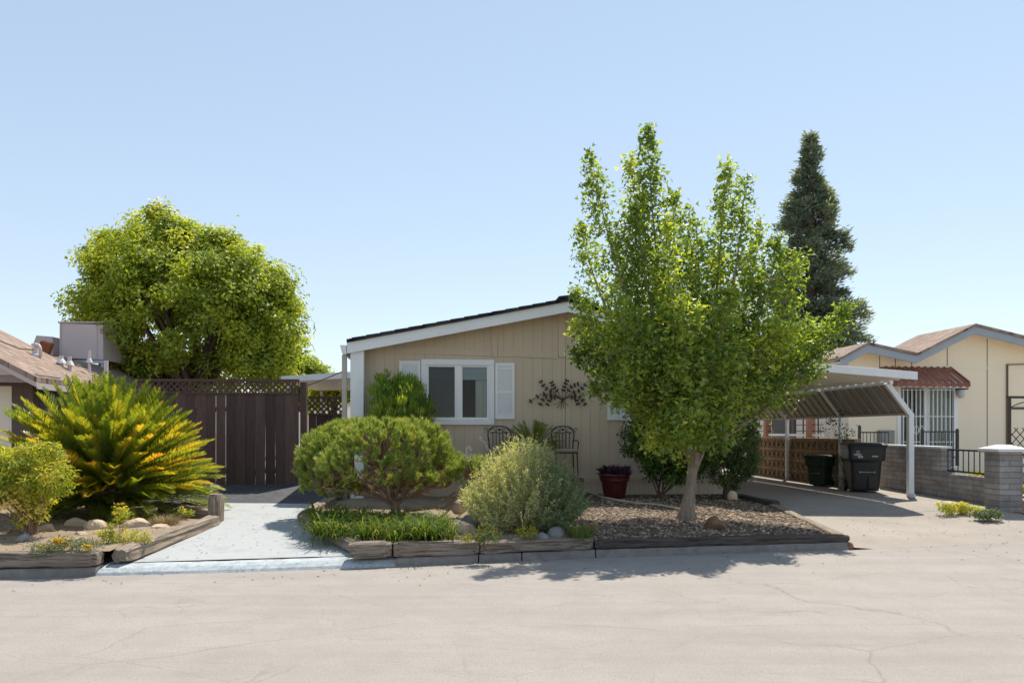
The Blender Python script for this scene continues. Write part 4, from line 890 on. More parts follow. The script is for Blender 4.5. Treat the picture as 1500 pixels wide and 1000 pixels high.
mb=MB(); mb.prism([LP.at(uB,zr(uB)-.10,.055),LP.at(uA,zr(uA)-.10,.055),LP.at(uA,zr(uA)-.19,.055),LP.at(uB,zr(uB)-.19,.055)],LP.back*.05); mb.prism([LP.at(uA-.03,zr(uA)-.105,.004),LP.at(uA,zr(uA)-.105,.004),LP.at(uA,zr(uA)-.22,.004),LP.at(uA-.03,zr(uA)-.22,.004)],LP.back*9); mb.build('fascia',M['taupe'],lh)
mb=MB(); mb.prism([LP.at(uB,zb+.01,-.055),LP.at(uA-.05,zb+.01,-.055),LP.at(uA-.05,zb+.03,-.055),LP.at(uB,zb+.03,-.055)],LP.back*.8); mb.build('soffit',M['taupe'],lh)
ud=LP.uz(17,600,-.6)[0]; uw=LP.uz(48,600,-.6)[0]
mb=MB(); LP.rect(mb,ud,uw,.2,zb+.01,-.8,-.6); mb.prism([LP.at(uw-.15,.2,-.82),LP.at(uw,.2,-.82),LP.at(uw,zb-.02,-.82),LP.at(uw-.15,zb-.02,-.82)],LP.back*8); LP.rect(mb,uB,ud,LP.uz(5,565,-.6)[1],zb+.01,-.8,-.6); mb.build('wall',M['siding_dark'],lh)
mb=MB(); LP.rect(mb,uB,ud-.003,.2,LP.uz(5,564,-.6)[1]-.003,-.75,-.66); mb.build('garage_door',M['creamlite'],lh)
ACS=[]
def onroof(px,Y): 
    k=(px-CX)/FOC*Y; return k
def vent(label,px,y0,y1,Y,r=.035,m='pipe'):
    x=(px-CX)/FOC*Y; za=EYE-(y1-HOR)/FOC*Y; zt_=EYE-(y0-HOR)/FOC*Y
    th=thing('vent_pipe',label,'pipe',(x,Y,za),'vent pipes on the left roof'); mb=MB(); mb.tube([(x,Y,za-.25),(x,Y,zt_)],r,10); mb.build('pipe',M[m],th); mb=MB(); mb.lathe([(r*2.2,-.05),(r*1.7,.0),(r*1.05,.05)],(x,Y,za+.02),10); mb.build('flashing',M['cap'],th)
vent('dark vent pipe beside the bent pale conduit on the left roof',51.5,509,523,14.2,.055,'cooler')
vent('short white vent left of the big cooler base',89.5,521,530,14.6,.045)
vent('pale vent pipe in front of the big cooler',102,522,533,14.6,.04)
vent('thin vent pipe with a dark top right of the big cooler',131,513,529,15.2,.03,'cooler')
vent('tall pink vent pipe nearest to the round tree',155.5,528,551,15.0,.045,'cooler')
mb=MB(); Yc=14.2; f=lambda px,py: P(px,py,Yc); mb.tube([f(59,524),f(59,510),f(57,505.5),f(52,504),f(47,505)],.03,8); tag(mb.build('bent_conduit',M['pipe'],smooth=True),'pale bent conduit on the left roof beside the rusty box','pipe')
def unit(name,label,pts,Y,dep,m,legs=True):
    th=thing(name,label,'cooler',P(sum(p[0] for p in pts)/len(pts),max(p[1] for p in pts),Y)); mb=MB(); q=[P(x,y,Y) for x,y in pts]; mb.prism(q,(-.05,dep,0)); b=mb.build('cabinet',M[m],th,bevel=.012)
    x0=min(p.x for p in q); x1=max(p.x for p in q); z0=min(p.z for p in q); z1=max(p.z for p in q)
    mb=MB(); mb.box(x0-.02,x1+.02,Y-.03,Y+dep+.02,z1-.0,z1+.03); mb.build('lid',M[m],th) if legs else None
    mb=MB(); 
    for x in (x0+.06,x1-.06): mb.box(x-.03,x+.03,Y+.05,Y+.11,z0-.5,z0-.002); mb.box(x-.03,x+.03,Y+dep-.15,Y+dep-.09,z0-.5,z0-.002)
    mb.box(x0,x1,Y+.02,Y+.05,z0-.08,z0-.004); mb.build('stand',M['galv'],th)
    if legs:
        mb=MB()
        for x in (lerp(x0,x1,.03),lerp(x0,x1,.86)): mb.box(x,x+.02,Y-.006,Y-.001,z0+.02,z1-.02)
        mb.build('panel_seam',M['taupe'],th)
unit('rooftop_cooler','big mauve rooftop cooler box left of the round tree',[(87,473),(151,475),(151,527),(87,524)],17.0,1.3,'cooler')
unit('rooftop_cooler','smaller pale cooler box with sloped top behind the rusty box',[(48,504),(53,491),(77,493),(77,520),(48,519)],17.4,1.1,'cooler',False)
mb=MB(); c=P(67,509,16.4); 
mb.box(-.12,.12,-.12,.12,-.14,.14); o=mb.build('rusty_box',M['rust'],bevel=.02); o.location=c; o.rotation_euler=(.2,.3,.4); 
tag(o,'small rusty orange box on the left roof between the coolers','box')
mb=MB(); mb.tube([LP.at(LP.uz(0,499,-1.2)[0],LP.uz(0,499,-1.2)[1],-1.2),LP.at(LP.uz(30,511,-1.2)[0],LP.uz(30,511,-1.2)[1],-1.2),LP.at(LP.uz(50,512,-1.2)[0],LP.uz(50,512,-1.2)[1],-1.2)],.013,5); tag(mb.build('roof_cable',M['seam']),'thin black cable lying down the left shingle roof','cable')
# patio cover and far roof behind the fence
pc=thing('patio_cover','pale flat patio cover behind the fence beside the house','patio cover',(-4.9,18,.3))
a=P(411,551,17.5); b=P(512,544.5,16.4)
mb=MB(); mb.prism([a,b,b-Vector((0,0,.15)),a-Vector((0,0,.15))],(.03,-.05,0)); mb.build('fascia',M['white'],pc)
mb=MB(); mb.prism([a-Vector((0,0,.02)),b-Vector((0,0,.02)),b-Vector((0,0,.12)),a-Vector((0,0,.12))],(-.3,4.5,0)); mb.build('roof_panel',M['canopy'],pc)
for p_ in (a+Vector((.15,.15,0)),a+Vector((-.1,4.2,0))):
    mb=MB(); mb.bar((p_.x,p_.y,.3),(p_.x,p_.y,p_.z-.13),.1,.1,up=(0,1,0)); mb.build('post',M['white'],pc)
mb=MB(); mb.tube([P(450,564.5,16),P(480,553,15.6),P(505,542.5,15.2)],.013,5); tag(mb.build('overhead_cable',M['seam']),'black cable slanting past the patio cover to the house','cable')
fh=thing('far_house','low far house with pinkish roof seen under the patio cover','house',P(452,590,34))
mb=MB(); A=P(428,562,34); B=P(470,580,34); mb.prism([A,B,B-Vector((0,0,.2)),A-Vector((0,0,.2))],(0,9,0)); mb.prism([A,P(386,580,34),P(386,580,34)-Vector((0,0,.2)),A-Vector((0,0,.2))],(0,9,0)); mb.build('roof',M['shingle_red'],fh)
mb=MB(); mb.prism([P(390,650,34.3),P(466,650,34.3),P(466,579,34.3),P(428,563,34.3),P(390,579,34.3)],(0,8.5,0)); mb.build('wall',M['creamlite'],fh)
# ---------------------------------------------------------------- vegetation
def unit(v): return v/np.maximum(np.linalg.norm(v,axis=-1,keepdims=True),1e-9)
def rdir(g,n): return unit(g.normal(size=(n,3)))
def ells(lst, Y):
    o=[]
    for e in lst:
        px,py,rx,rz=e[:4]; dy=e[4] if len(e)>4 else 0; y=Y+dy; c=P(px,py,y); o.append((np.array(c),np.array([rx*y/FOC,(rx+rz)/2*y/FOC*.95,rz*y/FOC])))
    return o
def crown(mb, es, ncl, nlf, L, W, g, spread=.28, up=.35, kind='leaf', shell=(.72,1.02), droop=.2, zmin=None, gap=None):
    vol=np.array([np.prod(r)**.67 for c,r in es]); pr=vol/vol.sum(); cents=[]
    for _ in range(ncl):
        c,r=es[g.choice(len(es),p=pr)]; d=rdir(g,1)[0]; p=c+d*r*g.uniform(*shell) if g.random()<.8 else c+d*r*g.uniform(.2,.75)
        if zmin and p[2]<zmin: continue
        if gap and noise.noise(Vector(p)*gap)<-.27: continue
        inside=min(np.linalg.norm((p-c2)/r2) for c2,r2 in es)
        if inside<.6 and g.random()<.7: continue
        cents.append(p)
        n=int(nlf*g.uniform(.6,1.4)); sp=spread*g.uniform(.7,1.3)
        q=p+rdir(g,n)*(g.uniform(.15,1,(n,1))**.6)*sp*np.array([1,1,.8])
        out=unit(q-c); nr=unit(unit(q-p)*.55+out*.5+np.array([0,0,up])+rdir(g,n)*.42); ax=unit(np.cross(nr,rdir(g,n))+out*.3-np.array([0,0,droop]))
        tone=np.clip(g.normal(.45,.2)+g.normal(0,.13,n),0,1)
        mb.leaves(q,ax,nr,L*g.uniform(.7,1.3,n),W*g.uniform(.7,1.3,n),tone,kind)
    return cents
def bend(a,b,k=5,sag=.12,g=random):
    a=Vector(a); b=Vector(b); d=(b-a).length; o=[]
    off=Vector((g.uniform(-1,1),g.uniform(-1,1),g.uniform(.2,1)))*sag*d
    for i in range(k+1):
        t=i/k; o.append(a.lerp(b,t)+off*(4*t*(1-t))*.5)
    return o
def limbs(mb, base, ends, r0, g, n=6):
    for e in ends:
        p=bend(base,e,5,.18,g); mb.tube(p,[r0*(1-.85*i/5) for i in range(6)],n)
g=np.random.default_rng(21); rg=random.Random(4)
# --- broad tree behind the fence
def broad():
    Y=19.0; es=ells([(272,445,148,104),(238,402,92,84),(325,420,96,74,.3),(165,440,58,52,-.2),(385,462,56,72,.2),(240,365,48,50,.2),(345,395,58,44,.1),(130,440,28,24),(418,490,30,40,.2),(195,385,44,36,.3),(230,535,64,30,-.2),(370,530,58,30),(300,545,90,26,.2),(400,535,34,28),(185,520,40,30,.2)],Y)
    b=P(285,600,Y); t=thing('broad_tree','large round yellow green tree rising behind the dark fence','tree',(b.x,Y,.3))
    mb=MB(); cs=crown(mb,es,1150,150,.125,.066,g,.42,.4,shell=(.74,1.04),gap=1.15)
    for px,py in ((232,312),(225,318),(345,350),(238,316),(108,438),(440,480)):   # stray shoots at the outline
        c=np.array(P(px,py,Y)); n=40; q=c+g.normal(size=(n,3))*np.array([.09,.09,.26])-np.array([0,0,.2]); nr=rdir(g,n)
        mb.leaves(q,np.cross(nr,rdir(g,n)),nr,.12*g.uniform(.7,1.2,n),.055,np.clip(g.normal(.5,.15,n),0,1))
    mb.build('crown',M['l_round'],t)
    tr=MB(); base=Vector((b.x,Y,.3)); fork=Vector((b.x+.05,Y,2.3)); tr.tube([base,base.lerp(fork,.5)+Vector((.05,0,0)),fork],[.27,.21,.2],10)
    limbs(tr,fork,[Vector(cs[i]) for i in range(0,len(cs),22)],.1,rg); tr.build('trunk',M['bark_dark'],t,smooth=True)
broad()
def small_tree(label, es, Y, base, L, W, ncl, m, nm='broad_tree', spread=.35, nlf=60):
    b=P(*base,Y); t=thing(nm,label,'tree',(b.x,Y,.2)); mb=MB(); cs=crown(mb,ells(es,Y),ncl,nlf,L,W,g,spread,.5); mb.build('crown',M[m],t)
    tr=MB(); top=Vector(np.mean(np.array(cs),0)); tr.tube([(b.x,Y,.2),top.lerp(Vector((b.x,Y,.2)),.5),top],[.16,.12,.05],8); limbs(tr,top.lerp(Vector((b.x,Y,.2)),.4),[Vector(c) for c in cs[::14]],.06,rg,5); tr.build('trunk',M['bark_dark'],t)
small_tree('yellow green tree far behind the patio cover',[(440,548,34,26),(468,556,22,16),(410,560,25,25),(452,575,40,20)],27,(445,640),.16,.09,170,'l_round')
small_tree('low green bush under the far side of the patio cover',[(486,570,16,10),(500,574,16,10),(470,572,14,8)],22,(486,620),.12,.07,60,'l_round','bush',.25)
# --- redwood
def redwood():
    Y=30.0; b=P(1188,640,Y); t=thing('redwood','tall dark blue green conifer rising behind the carport','tree',(b.x,Y,.2))
    prof=[(196,2),(215,8),(240,15),(262,21),(300,35),(340,40),(380,50),(400,55),(440,58),(470,66),(500,78),(540,78),(580,62)]
    mb=MB(); tr=MB(); tr.tube([(b.x,Y,.2),P(1188,420,Y),P(1185,197,Y)],[.42,.24,.03],8,wob=.1); py=199
    zt=P(0,196,Y).z
    while py<585:
        w_=pw(py,prof)*Y/FOC*1.02; c=P(lerp(1185,1190,(py-196)/380),py,Y); k=4 if w_<.5 else 6
        for j in range(k):
            a=g.uniform(0,6.283); l=w_*g.choice([g.uniform(.5,.85),g.uniform(.85,1.2)]); z=c.z+g.uniform(-.25,.25); d=np.array([math.cos(a),math.sin(a),0]); pts=[]
            for s in np.linspace(0,1,6): pts.append(np.array([c.x,Y,z])+d*l*s+np.array([0,0,.28*l*(s*.2-1.0*s*s+.55*s**3)]))
            tr.tube([Vector(p) for p in pts],[.045*(1-.8*i/5) for i in range(6)],4)
            n=int(26+150*l); s=g.uniform(.12,1,n)**.6; i0=np.minimum((s*5).astype(int),4); f=(s*5-i0)[:,None]; pa=np.array(pts); q=pa[i0]*(1-f)+pa[i0+1]*f
            sd=np.array([-d[1],d[0],0]); q=q+sd*(g.normal(size=(n,1))*.24*(.3+l*.3))+g.normal(size=(n,3))*np.array([.06,.06,.10])-np.array([0,0,1.])*np.abs(g.normal(size=(n,1)))*.12
            ax=unit(d*.7+sd*g.normal(size=(n,1))*.7+np.array([0,0,.25])+rdir(g,n)*.4); nr=unit(rdir(g,n)*.6+np.array([0,0,.9])+d*.4)
            mb.leaves(q,ax,nr,.24*g.uniform(.6,1.3,n),.075,np.clip(g.normal(.38,.12)+.22*(s-.5)+g.normal(0,.18,n),0,1))
        py+=8.6
    mb.build('crown',M['l_red'],t); tr.build('trunk',M['bark_dark'],t)
redwood()
# --- ginkgo in the gravel
def ginkgo():
    Y=11.0; b=G(1005,753,.3); Y=b.y; zb=bz(b.x,b.y)-.03; t=thing('ginkgo_tree','light green tree with pale trunk and upright shoots growing from the gravel','tree',(b.x,Y,zb))
    tr=MB(); pth=[(1004,757),(1006,745),(1010,722),(1013,700),(1015,680),(1017,662)]; pp=[P(x,y,Y) for x,y in pth]; pp[0].z=zb-.05
    tr.tube(pp,[.19,.112,.086,.08,.077,.075],18,wob=.3)
    fork=P(1016,668,Y); mb=MB()
    tr.tube([P(1015,684,Y),P(1018,640,Y),P(1014,590,Y),P(1006,520,Y),P(990,440,Y)],[.082,.07,.058,.045,.03],10,wob=.15)
    tr.tube([P(1015,692,Y),P(1028,660,Y+.05),P(1038,620,Y+.1),P(1048,560,Y+.15),P(1060,470,Y+.1)],[.058,.052,.046,.038,.026],9,wob=.15)
    tr.tube([P(1014,676,Y),P(992,640,Y-.1),P(966,606,Y-.2),P(940,560,Y-.25),P(915,480,Y-.2)],[.062,.052,.045,.038,.025],9,wob=.15)
    # tip pixel, depth offset, start height along trunk, foliage radius, density
    LB=[((947,196),0,.42,1.25),((924,238),.25,.36,1.1),((866,228),-.3,.36,1.0),((1063,238),.2,.4,1.1),((1010,305),.5,.36,.9),((1092,268),-.3,.36,.9),((985,288),.4,.34,.9),((850,335),.3,.36,.9),((1142,352),0,.38,1),((975,330),-.9,.42,1.1),((846,425),-.4,.4,1),((1232,452),.1,.30,1.0),((1205,478),.0,.32,1.0),((1168,372),-.2,.36,.9),((842,480),.1,.42,1.1),((843,520),.0,.4,1.1),((1150,480),-.6,.42,1.2),((868,570),-.5,.34,.9),((905,585),-.8,.36,.9),((950,650),-.9,.38,.9),((1000,640),-1.2,.36,.8),((1070,610),-.9,.44,1.1),((1125,585),-.3,.42,1.1),((1190,545),.3,.34,1.0),((1195,520),.2,.34,1),((1000,440),-1.2,.5,1.2),((935,470),-1.1,.5,1.2),((1062,430),-1.0,.5,1.2),((1055,520),-1.3,.5,1.2),((900,415),-.9,.46,1.1),((960,400),1.1,.5,1.1),((1055,370),.9,.46,1.1),((900,500),1.1,.5,1.1),((1110,500),1.0,.5,1.1),((985,540),-1.3,.5,1.2),((920,545),-1.0,.48,1.2),((1020,330),-.2,.42,1.0),((930,310),-.3,.42,1.1),((1100,400),.2,.44,1.1),((1115,330),.3,.34,.8),((900,330),.1,.38,.9),((1010,600),-.5,.45,1.1),((950,590),.6,.45,1.0),((1030,650),-.9,.4,1.0),((975,665),-1.0,.36,.9),((1060,655),-.6,.38,.9),((1000,620),-1.4,.42,1.0),((1085,560),.7,.45,1.0)]
    for i,((px,py),dy,rad,den) in enumerate(LB):
        tip=P(px,py,Y+dy); low=py>470
        st=fork.lerp(P(1018,600,Y),g.uniform(0,.5) if low else g.uniform(.0,.8))
        if low: c1=st.lerp(tip,.45)+Vector((0,0,.5+g.uniform(0,.3)))
        else: c1=Vector((lerp(st.x,tip.x,.72),lerp(st.y,tip.y,.75),lerp(st.z,tip.z,.34)))
        pts=[]; K=10
        for k in range(K+1):
            s=k/K; pts.append(st*(1-s)**2+c1*(2*s*(1-s))+tip*s*s)
        big=.062 if not low else .04
        tr.tube(pts,[max(.004,big*(1-s/K)**1.1) for s in range(K+1)],6)
        pa=np.array(pts); Ln=np.linalg.norm(np.diff(pa,axis=0),axis=1).sum()
        n=int(330*Ln*den*(.75+rad)); s=g.uniform(.22 if low else .30,1,n)**.95; i0=np.minimum((s*K).astype(int),K-1); f=(s*K-i0)[:,None]; q=pa[i0]*(1-f)+pa[i0+1]*f
        tan=unit(pa[i0+1]-pa[i0]); r=rad*np.minimum(1.0,((1-s)*2.4)**.7)+.09
        # spurs: leaves gather in whorls along side shoots
        ns=int(16*Ln)+4; sh_s=g.uniform(.25,1,ns); sh_d=rdir(g,ns); sid=g.integers(0,ns,n); dd=sh_d[sid]; dd=unit(dd-tan*(dd*tan).sum(1,keepdims=True)+tan*.75)
        rr_=r*np.sqrt(g.uniform(0.02,1,n)); s2=np.clip(sh_s[sid]+g.normal(0,.03,n),.2,1); i0=np.minimum((s2*K).astype(int),K-1); f=(s2*K-i0)[:,None]; q2=pa[i0]*(1-f)+pa[i0+1]*f
        rr2=(rad*np.minimum(1.0,((1-s2)*2.4)**.7)+.10)*np.sqrt(g.uniform(.02,1,n)); mix=g.random(n)<.72
        q=np.where(mix[:,None],q2+dd*rr2[:,None]*1.15+g.normal(size=(n,3))*.035,q+rdir(g,n)*rr_[:,None])
        ax=unit(rdir(g,n)+np.array([0,0,-.25])); rad_=q-(q2*mix[:,None]+q*(~mix)[:,None]); nr=unit(rdir(g,n)*.7+unit(rad_+1e-4)*.5+np.array([0,.1,.6]))
        mb.leaves(q,ax,nr,.064*g.uniform(.7,1.35,n),.072*g.uniform(.7,1.3,n),np.clip(g.normal(.42,.1)+g.normal(0,.2,n),0,1),'fan',.18)
    mb.build('crown',M['l_ginkgo'],t); tr.build('trunk',M['bark'],t,smooth=True)
ginkgo()
# --- sago palms
def sago(mb, c, nf, L, g, el_rng, yel, azr=(0,6.283), leaf=.18, dens=52, curve=.5, wid=.016):
    c=np.array(c)
    for i in range(nf):
        az=g.uniform(*azr); el=R(g.uniform(*el_rng)); l=L*g.uniform(.9,1.08); cv=curve*g.uniform(.6,1.3)*math.cos(el)
        n=14; pts=[c+np.array([math.cos(az),math.sin(az),0])*.07]; e=el
        for k in range(n):
            d=np.array([math.cos(az)*math.cos(e),math.sin(az)*math.cos(e),math.sin(e)]); pts.append(pts[-1]+d*l/n); e-=cv/n*(.4+1.2*k/n)
        pa=np.array(pts); mb.tube([Vector(p) for p in pts[::2]],[.011*(1-.8*j/7) for j in range(8)],4,r=.42)
        m=dens; s=np.linspace(.10,.985,m); i0=np.minimum((s*n).astype(int),n-1); f=(s*n-i0)[:,None]; q=pa[i0]*(1-f)+pa[i0+1]*f; tan=unit(pa[i0+1]-pa[i0])
        side=unit(np.cross(tan,np.array([0,0,1])+1e-4)); upv=np.cross(side,tan)
        ll=leaf*np.minimum(1,np.minimum(.45+s*2.4,(1.08-s)*4.2))
        y=yel(math.degrees(el),az)
        for sg in (-1,1):
            ax=unit(tan*.8+side*sg*.55+upv*.38+g.normal(size=(m,3))*.06); nr=unit(upv-side*sg*.45)
            tone=np.clip(.22+y*(s**1.6)*.75+g.normal(0,.07,m)+.1*g.normal(),0,1)
            mb.leaves(q,ax,nr,ll*g.uniform(.9,1.1,m),wid,tone,'leaf',.1)
def big_sago():
    c=P(158,745,11.0); t=thing('sago_palm','huge sago palm with dense stiff fronds turning yellow and orange in the left bed','palm',(c.x,c.y,.26))
    tr=MB(); tr.tube([(c.x,c.y,.2),(c.x,c.y,.5),(c.x,c.y,.82)],[.26,.27,.2],16,wob=.25)
    for i in range(170):
        a=i*2.4; z=.3+.5*i/170; rr_=.26; tr.bar((c.x+rr_*math.cos(a)*.8,c.y+rr_*math.sin(a)*.8,z),(c.x+rr_*math.cos(a)*1.25,c.y+rr_*math.sin(a)*1.25,z+.06),.05,.03)
    tr.build('trunk',M['bark_brown'],t)
    mb=MB(); top=(c.x,c.y,.82)
    sago(mb,top,150,1.62,g,(38,88),lambda e,a:.22*g.random()+.08,curve=.16,wid=.026)
    sago(mb,(c.x,c.y,.74),150,1.55,g,(22,52),lambda e,a:g.uniform(.25,.62),curve=.2,wid=.026)
    sago(mb,(c.x,c.y,.66),90,1.5,g,(5,32),lambda e,a:g.uniform(.4,.75)+.25*(math.cos(a)>0),curve=.3,wid=.026)
    mb.build('crown',M['l_sago'],t)
    mb=MB(); sago(mb,(c.x+.35,c.y-.05,.5),34,1.45,g,(0,36),lambda e,a:g.uniform(.05,.45),azr=(-1.3,.7),curve=.8); sago(mb,(c.x,c.y-.15,.48),22,1.0,g,(-12,28),lambda e,a:g.uniform(0,.2),azr=(-2.9,-.3),curve=.8); sago(mb,(c.x,c.y,.5),16,1.0,g,(-10,20),lambda e,a:.1,azr=(2,4.5),curve=.8)
    mb.build('lower_fronds',M['l_sago'],t)
big_sago()
mb=MB(); sago(mb,POTPALM,46,.52,g,(5,85),lambda e,a:.12,leaf=.085,dens=26,curve=.55,wid=.009); mb.build('foliage',M['l_sago'],pot)
# purple leaves in the pot
mb=MB(); n=520; x,y,z,par=PURPLE; az=g.uniform(0,6.28,n); r=.27*np.sqrt(g.random(n)); q=np.stack([x+r*np.cos(az),y+r*np.sin(az),np.full(n,z)+g.uniform(0,.12,n)],1)
ax=unit(np.stack([np.cos(az)*r*3.2,np.sin(az)*r*3.2,np.full(n,.75)],1)+rdir(g,n)*.55); mb.leaves(q,ax,unit(rdir(g,n)+np.array([0,-.2,.5])),g.uniform(.07,.15,n),.03,np.clip(g.normal(.45,.25,n),0,1)); mb.build('foliage',M['l_purple'],par)

# --- generic leafy shrub: stems from a base reaching into a lumpy dome
def shrub(name,label,cat,base,es,Y,m,ncl,nlf,L,W,stemm='bark_brown',nst=14,spread=.16,up=.4,kind='leaf',r0=.02,droop=.1,shell=(.6,1.02),group=None,trunk=None):
    t=thing(name,label,cat,(base.x,base.y,base.z),group); mb=MB(); cs=crown(mb,ells(es,Y),ncl,nlf,L,W,g,spread,up,kind,shell,droop,zmin=base.z+.03)
    mb.build('foliage',M[m],t)
    if nst:
        tr=MB(); st=Vector(base)
        if trunk: tr.tube([base-Vector((0,0,.1)),base+Vector((.01,0,trunk[1]*.5)),base+Vector((0,0,trunk[1]))],[trunk[0]*1.15,trunk[0],trunk[0]*.9],10,wob=.15); st=base+Vector((0,0,trunk[1]*.8))
        for i in range(0,len(cs),max(1,len(cs)//nst)):
            p=bend(st+Vector((rg.uniform(-.06,.06),rg.uniform(-.06,.06),0)),Vector(cs[i]),5,.14,rg); tr.tube(p,[r0*(1-.8*k/5) for k in range(6)],5)
        tr.build('stem',M[stemm],t)
    return t
def gb(px,py,z=.28): 
    p=G(px,py,z); p.z=bz(p.x,p.y)-.01; return p
b=gb(45,782,.27); shrub('leafy_shrub','bright yellow green feathery shrub with woody stems at the left edge of the left bed','shrub',b,[(40,695,44,38),(10,700,40,42),(68,675,26,22,.1),(80,700,20,20,-.1),(40,735,34,30),(-20,695,40,44),(55,662,26,12),(15,662,24,12)],b.y,'l_nandina',210,66,.07,.022,nst=16,spread=.13,r0=.026)
b=gb(585,722,.28); Yc=13.05
shrub('cypress_shrub','dense bright green clipped cypress in front of the window beside the corner post','shrub',P(588,722,Yc),[(588,620,45,60),(580,590,40,44),(602,600,32,44),(562,605,22,50),(576,566,26,20),(618,625,16,40),(596,572,24,22),(588,665,44,40)],Yc,'l_cypress',520,60,.10,.017,nst=8,spread=.12,up=.0,droop=-2.2,stemm='bark_dark')
b=gb(1067,732,.28); 
shrub('cypress_shrub','dull green conical cypress on a bare trunk beside the carport driveway','shrub',b,[(1080,640,30,44),(1075,670,36,40),(1068,690,28,26),(1092,660,20,40),(1085,605,22,36),(1095,625,14,30),(1055,680,20,24)],b.y,'l_cypress_dull',330,58,.07,.02,nst=10,spread=.13,up=.1,droop=-1.0,stemm='bark_dark',trunk=(.11,.35))
b=gb(975,728,.28); Yc=13.2
shrub('camellia_bush','dark glossy leaved bush behind the pale trunk against the house wall','shrub',P(968,728,Yc),[(950,620,32,32),(975,600,40,40),(1000,640,34,44),(955,655,28,26),(1010,670,28,32),(985,690,16,18),(935,640,20,26),(960,680,16,20),(1030,640,26,40),(1040,660,22,24)],Yc,'l_camellia',300,56,.085,.045,nst=9,spread=.2,stemm='bark_dark',r0=.02)
# small vine by the bins
shrub('climbing_vine','straggling vine on the wall end behind the black bin','vine',Vector((7.98,16.0,.28)),[(1233,640,11,20),(1226,618,12,14),(1240,660,6,26),(1236,690,5,30),(1245,632,10,8),(1210,628,12,6)],15.85,'l_camellia',22,16,.06,.035,nst=10,spread=.14,r0=.01)
# --- mugo pine
def pine():
    b=gb(582,757,.27); Y=b.y; t=thing('pine_bush','spreading mugo pine with bare twisted branches beneath its needle tufts','shrub',b)
    es=ells([(545,668,92,50,.1),(485,672,47,42,.1),(520,645,56,28,.2),(605,658,52,42,0),(635,682,38,30,.1),(560,655,64,38,-.55),(490,700,46,30,-.2),(580,700,62,22,-.4),(465,690,28,36,-.1),(530,695,60,36,-.55),(540,680,70,34,-.65),(475,715,34,22,-.1),(560,715,60,16,.5),(620,708,36,20,.3),(505,722,36,16,.3)],Y)
    es2=ells([(690,690,22,18,-.2),(672,700,18,20,-.2),(700,684,12,10,-.2)],Y)
    mb=MB(); tr=MB(); ends=[]
    def tufts(es,n,zlim):
        for _ in range(n):
            vol=np.array([np.prod(r)**.67 for c,r in es]); c,r=es[g.choice(len(es),p=vol/vol.sum())]; d=rdir(g,1)[0]; d[2]=abs(d[2])*1.0-.28*(g.random()<.4); d=unit(d[None])[0]; p=c+d*r*g.uniform(.82,1.03)
            if p[2]<zlim or min(np.linalg.norm((p-c2)/r2) for c2,r2 in es)<.78: continue
            ends.append(p); o=unit((d*.7+np.array([0,0,.75])+g.normal(size=3)*.25)[None])[0]; k=44
            s=g.uniform(-.05,.06,k); ax=unit(o+rdir(g,k)*.75); q=p+o*s[:,None]; tone=np.clip(g.normal(.5,.13)+g.normal(0,.12,k),0,1)
            mb.leaves(q,ax,rdir(g,k),g.uniform(.055,.095,k),.0115,tone,'needle')
    tufts(es,3400,P(0,735,Y).z); n1=len(ends); tufts(es2,170,P(0,722,Y).z)
    # skeleton: trunk, main limbs, twigs to each tuft
    tr.tube([b-Vector((0,0,.05)),b+Vector((-.02,0,.12)),b+Vector((-.05,0,.26))],[.085,.075,.06],9,wob=.3)
    st=b+Vector((-.04,0,.2)); mains=[]
    for px,py,dy,r in ((455,690,.1,.034),(470,715,-.3,.03),(500,680,.2,.032),(520,700,-.45,.034),(545,680,.4,.03),(560,690,-.5,.03),(590,690,.4,.03),(610,700,-.45,.03),(640,690,.1,.032),(655,712,-.2,.028),(480,700,.5,.026),(625,720,.3,.026),(535,665,0,.03),(600,665,0,.028)):
        e=P(px,py,Y+dy); p=bend(st,e,7,.22,rg); q=[v+Vector((rg.uniform(-.025,.025),rg.uniform(-.025,.025),rg.uniform(-.02,.02))) for v in p]; q[0]=p[0]; tr.tube(q,[r*(1-.62*i/7) for i in range(8)],6,wob=.2); mains.append(q)
    # the long low side branch
    lp=[P(592,748,Y),P(625,744,Y-.1),P(652,742,Y-.15),P(672,728,Y-.2),P(683,712,Y-.2),P(690,700,Y-.2)]; tr.tube(lp,[.03,.026,.024,.02,.016,.01],6,wob=.2); mains.append(lp[2:])
    lp2=[P(635,776,Y-.45),P(645,758,Y-.35),P(660,744,Y-.2)]; tr.tube(lp2,[.02,.018,.018],6); tr.tube([P(645,735,Y),P(668,720,Y-.1),P(700,706,Y-.2)],[.02,.016,.008],5)
    pts=[v for q in mains for v in q[3:]]
    for i,e in enumerate(ends):
        if i%2 and i<n1: continue
        e=Vector(e); v=min(pts,key=lambda a:(a-e).length); p=bend(v,e,4,.16,rg); tr.tube(p,[.011,.009,.008,.006,.004],4)
    for i in range(260):   # dead twigs under the crown
        v=rg.choice(pts); e=v+Vector((rg.uniform(-.28,.28),rg.uniform(-.28,.28),rg.uniform(-.1,.22))); tr.tube(bend(v,e,3,.2,rg),[.007,.006,.004,.002],4)
    mb.build('foliage',M['l_pine'],t); tr.build('branches',M['bark_brown'],t)
pine()
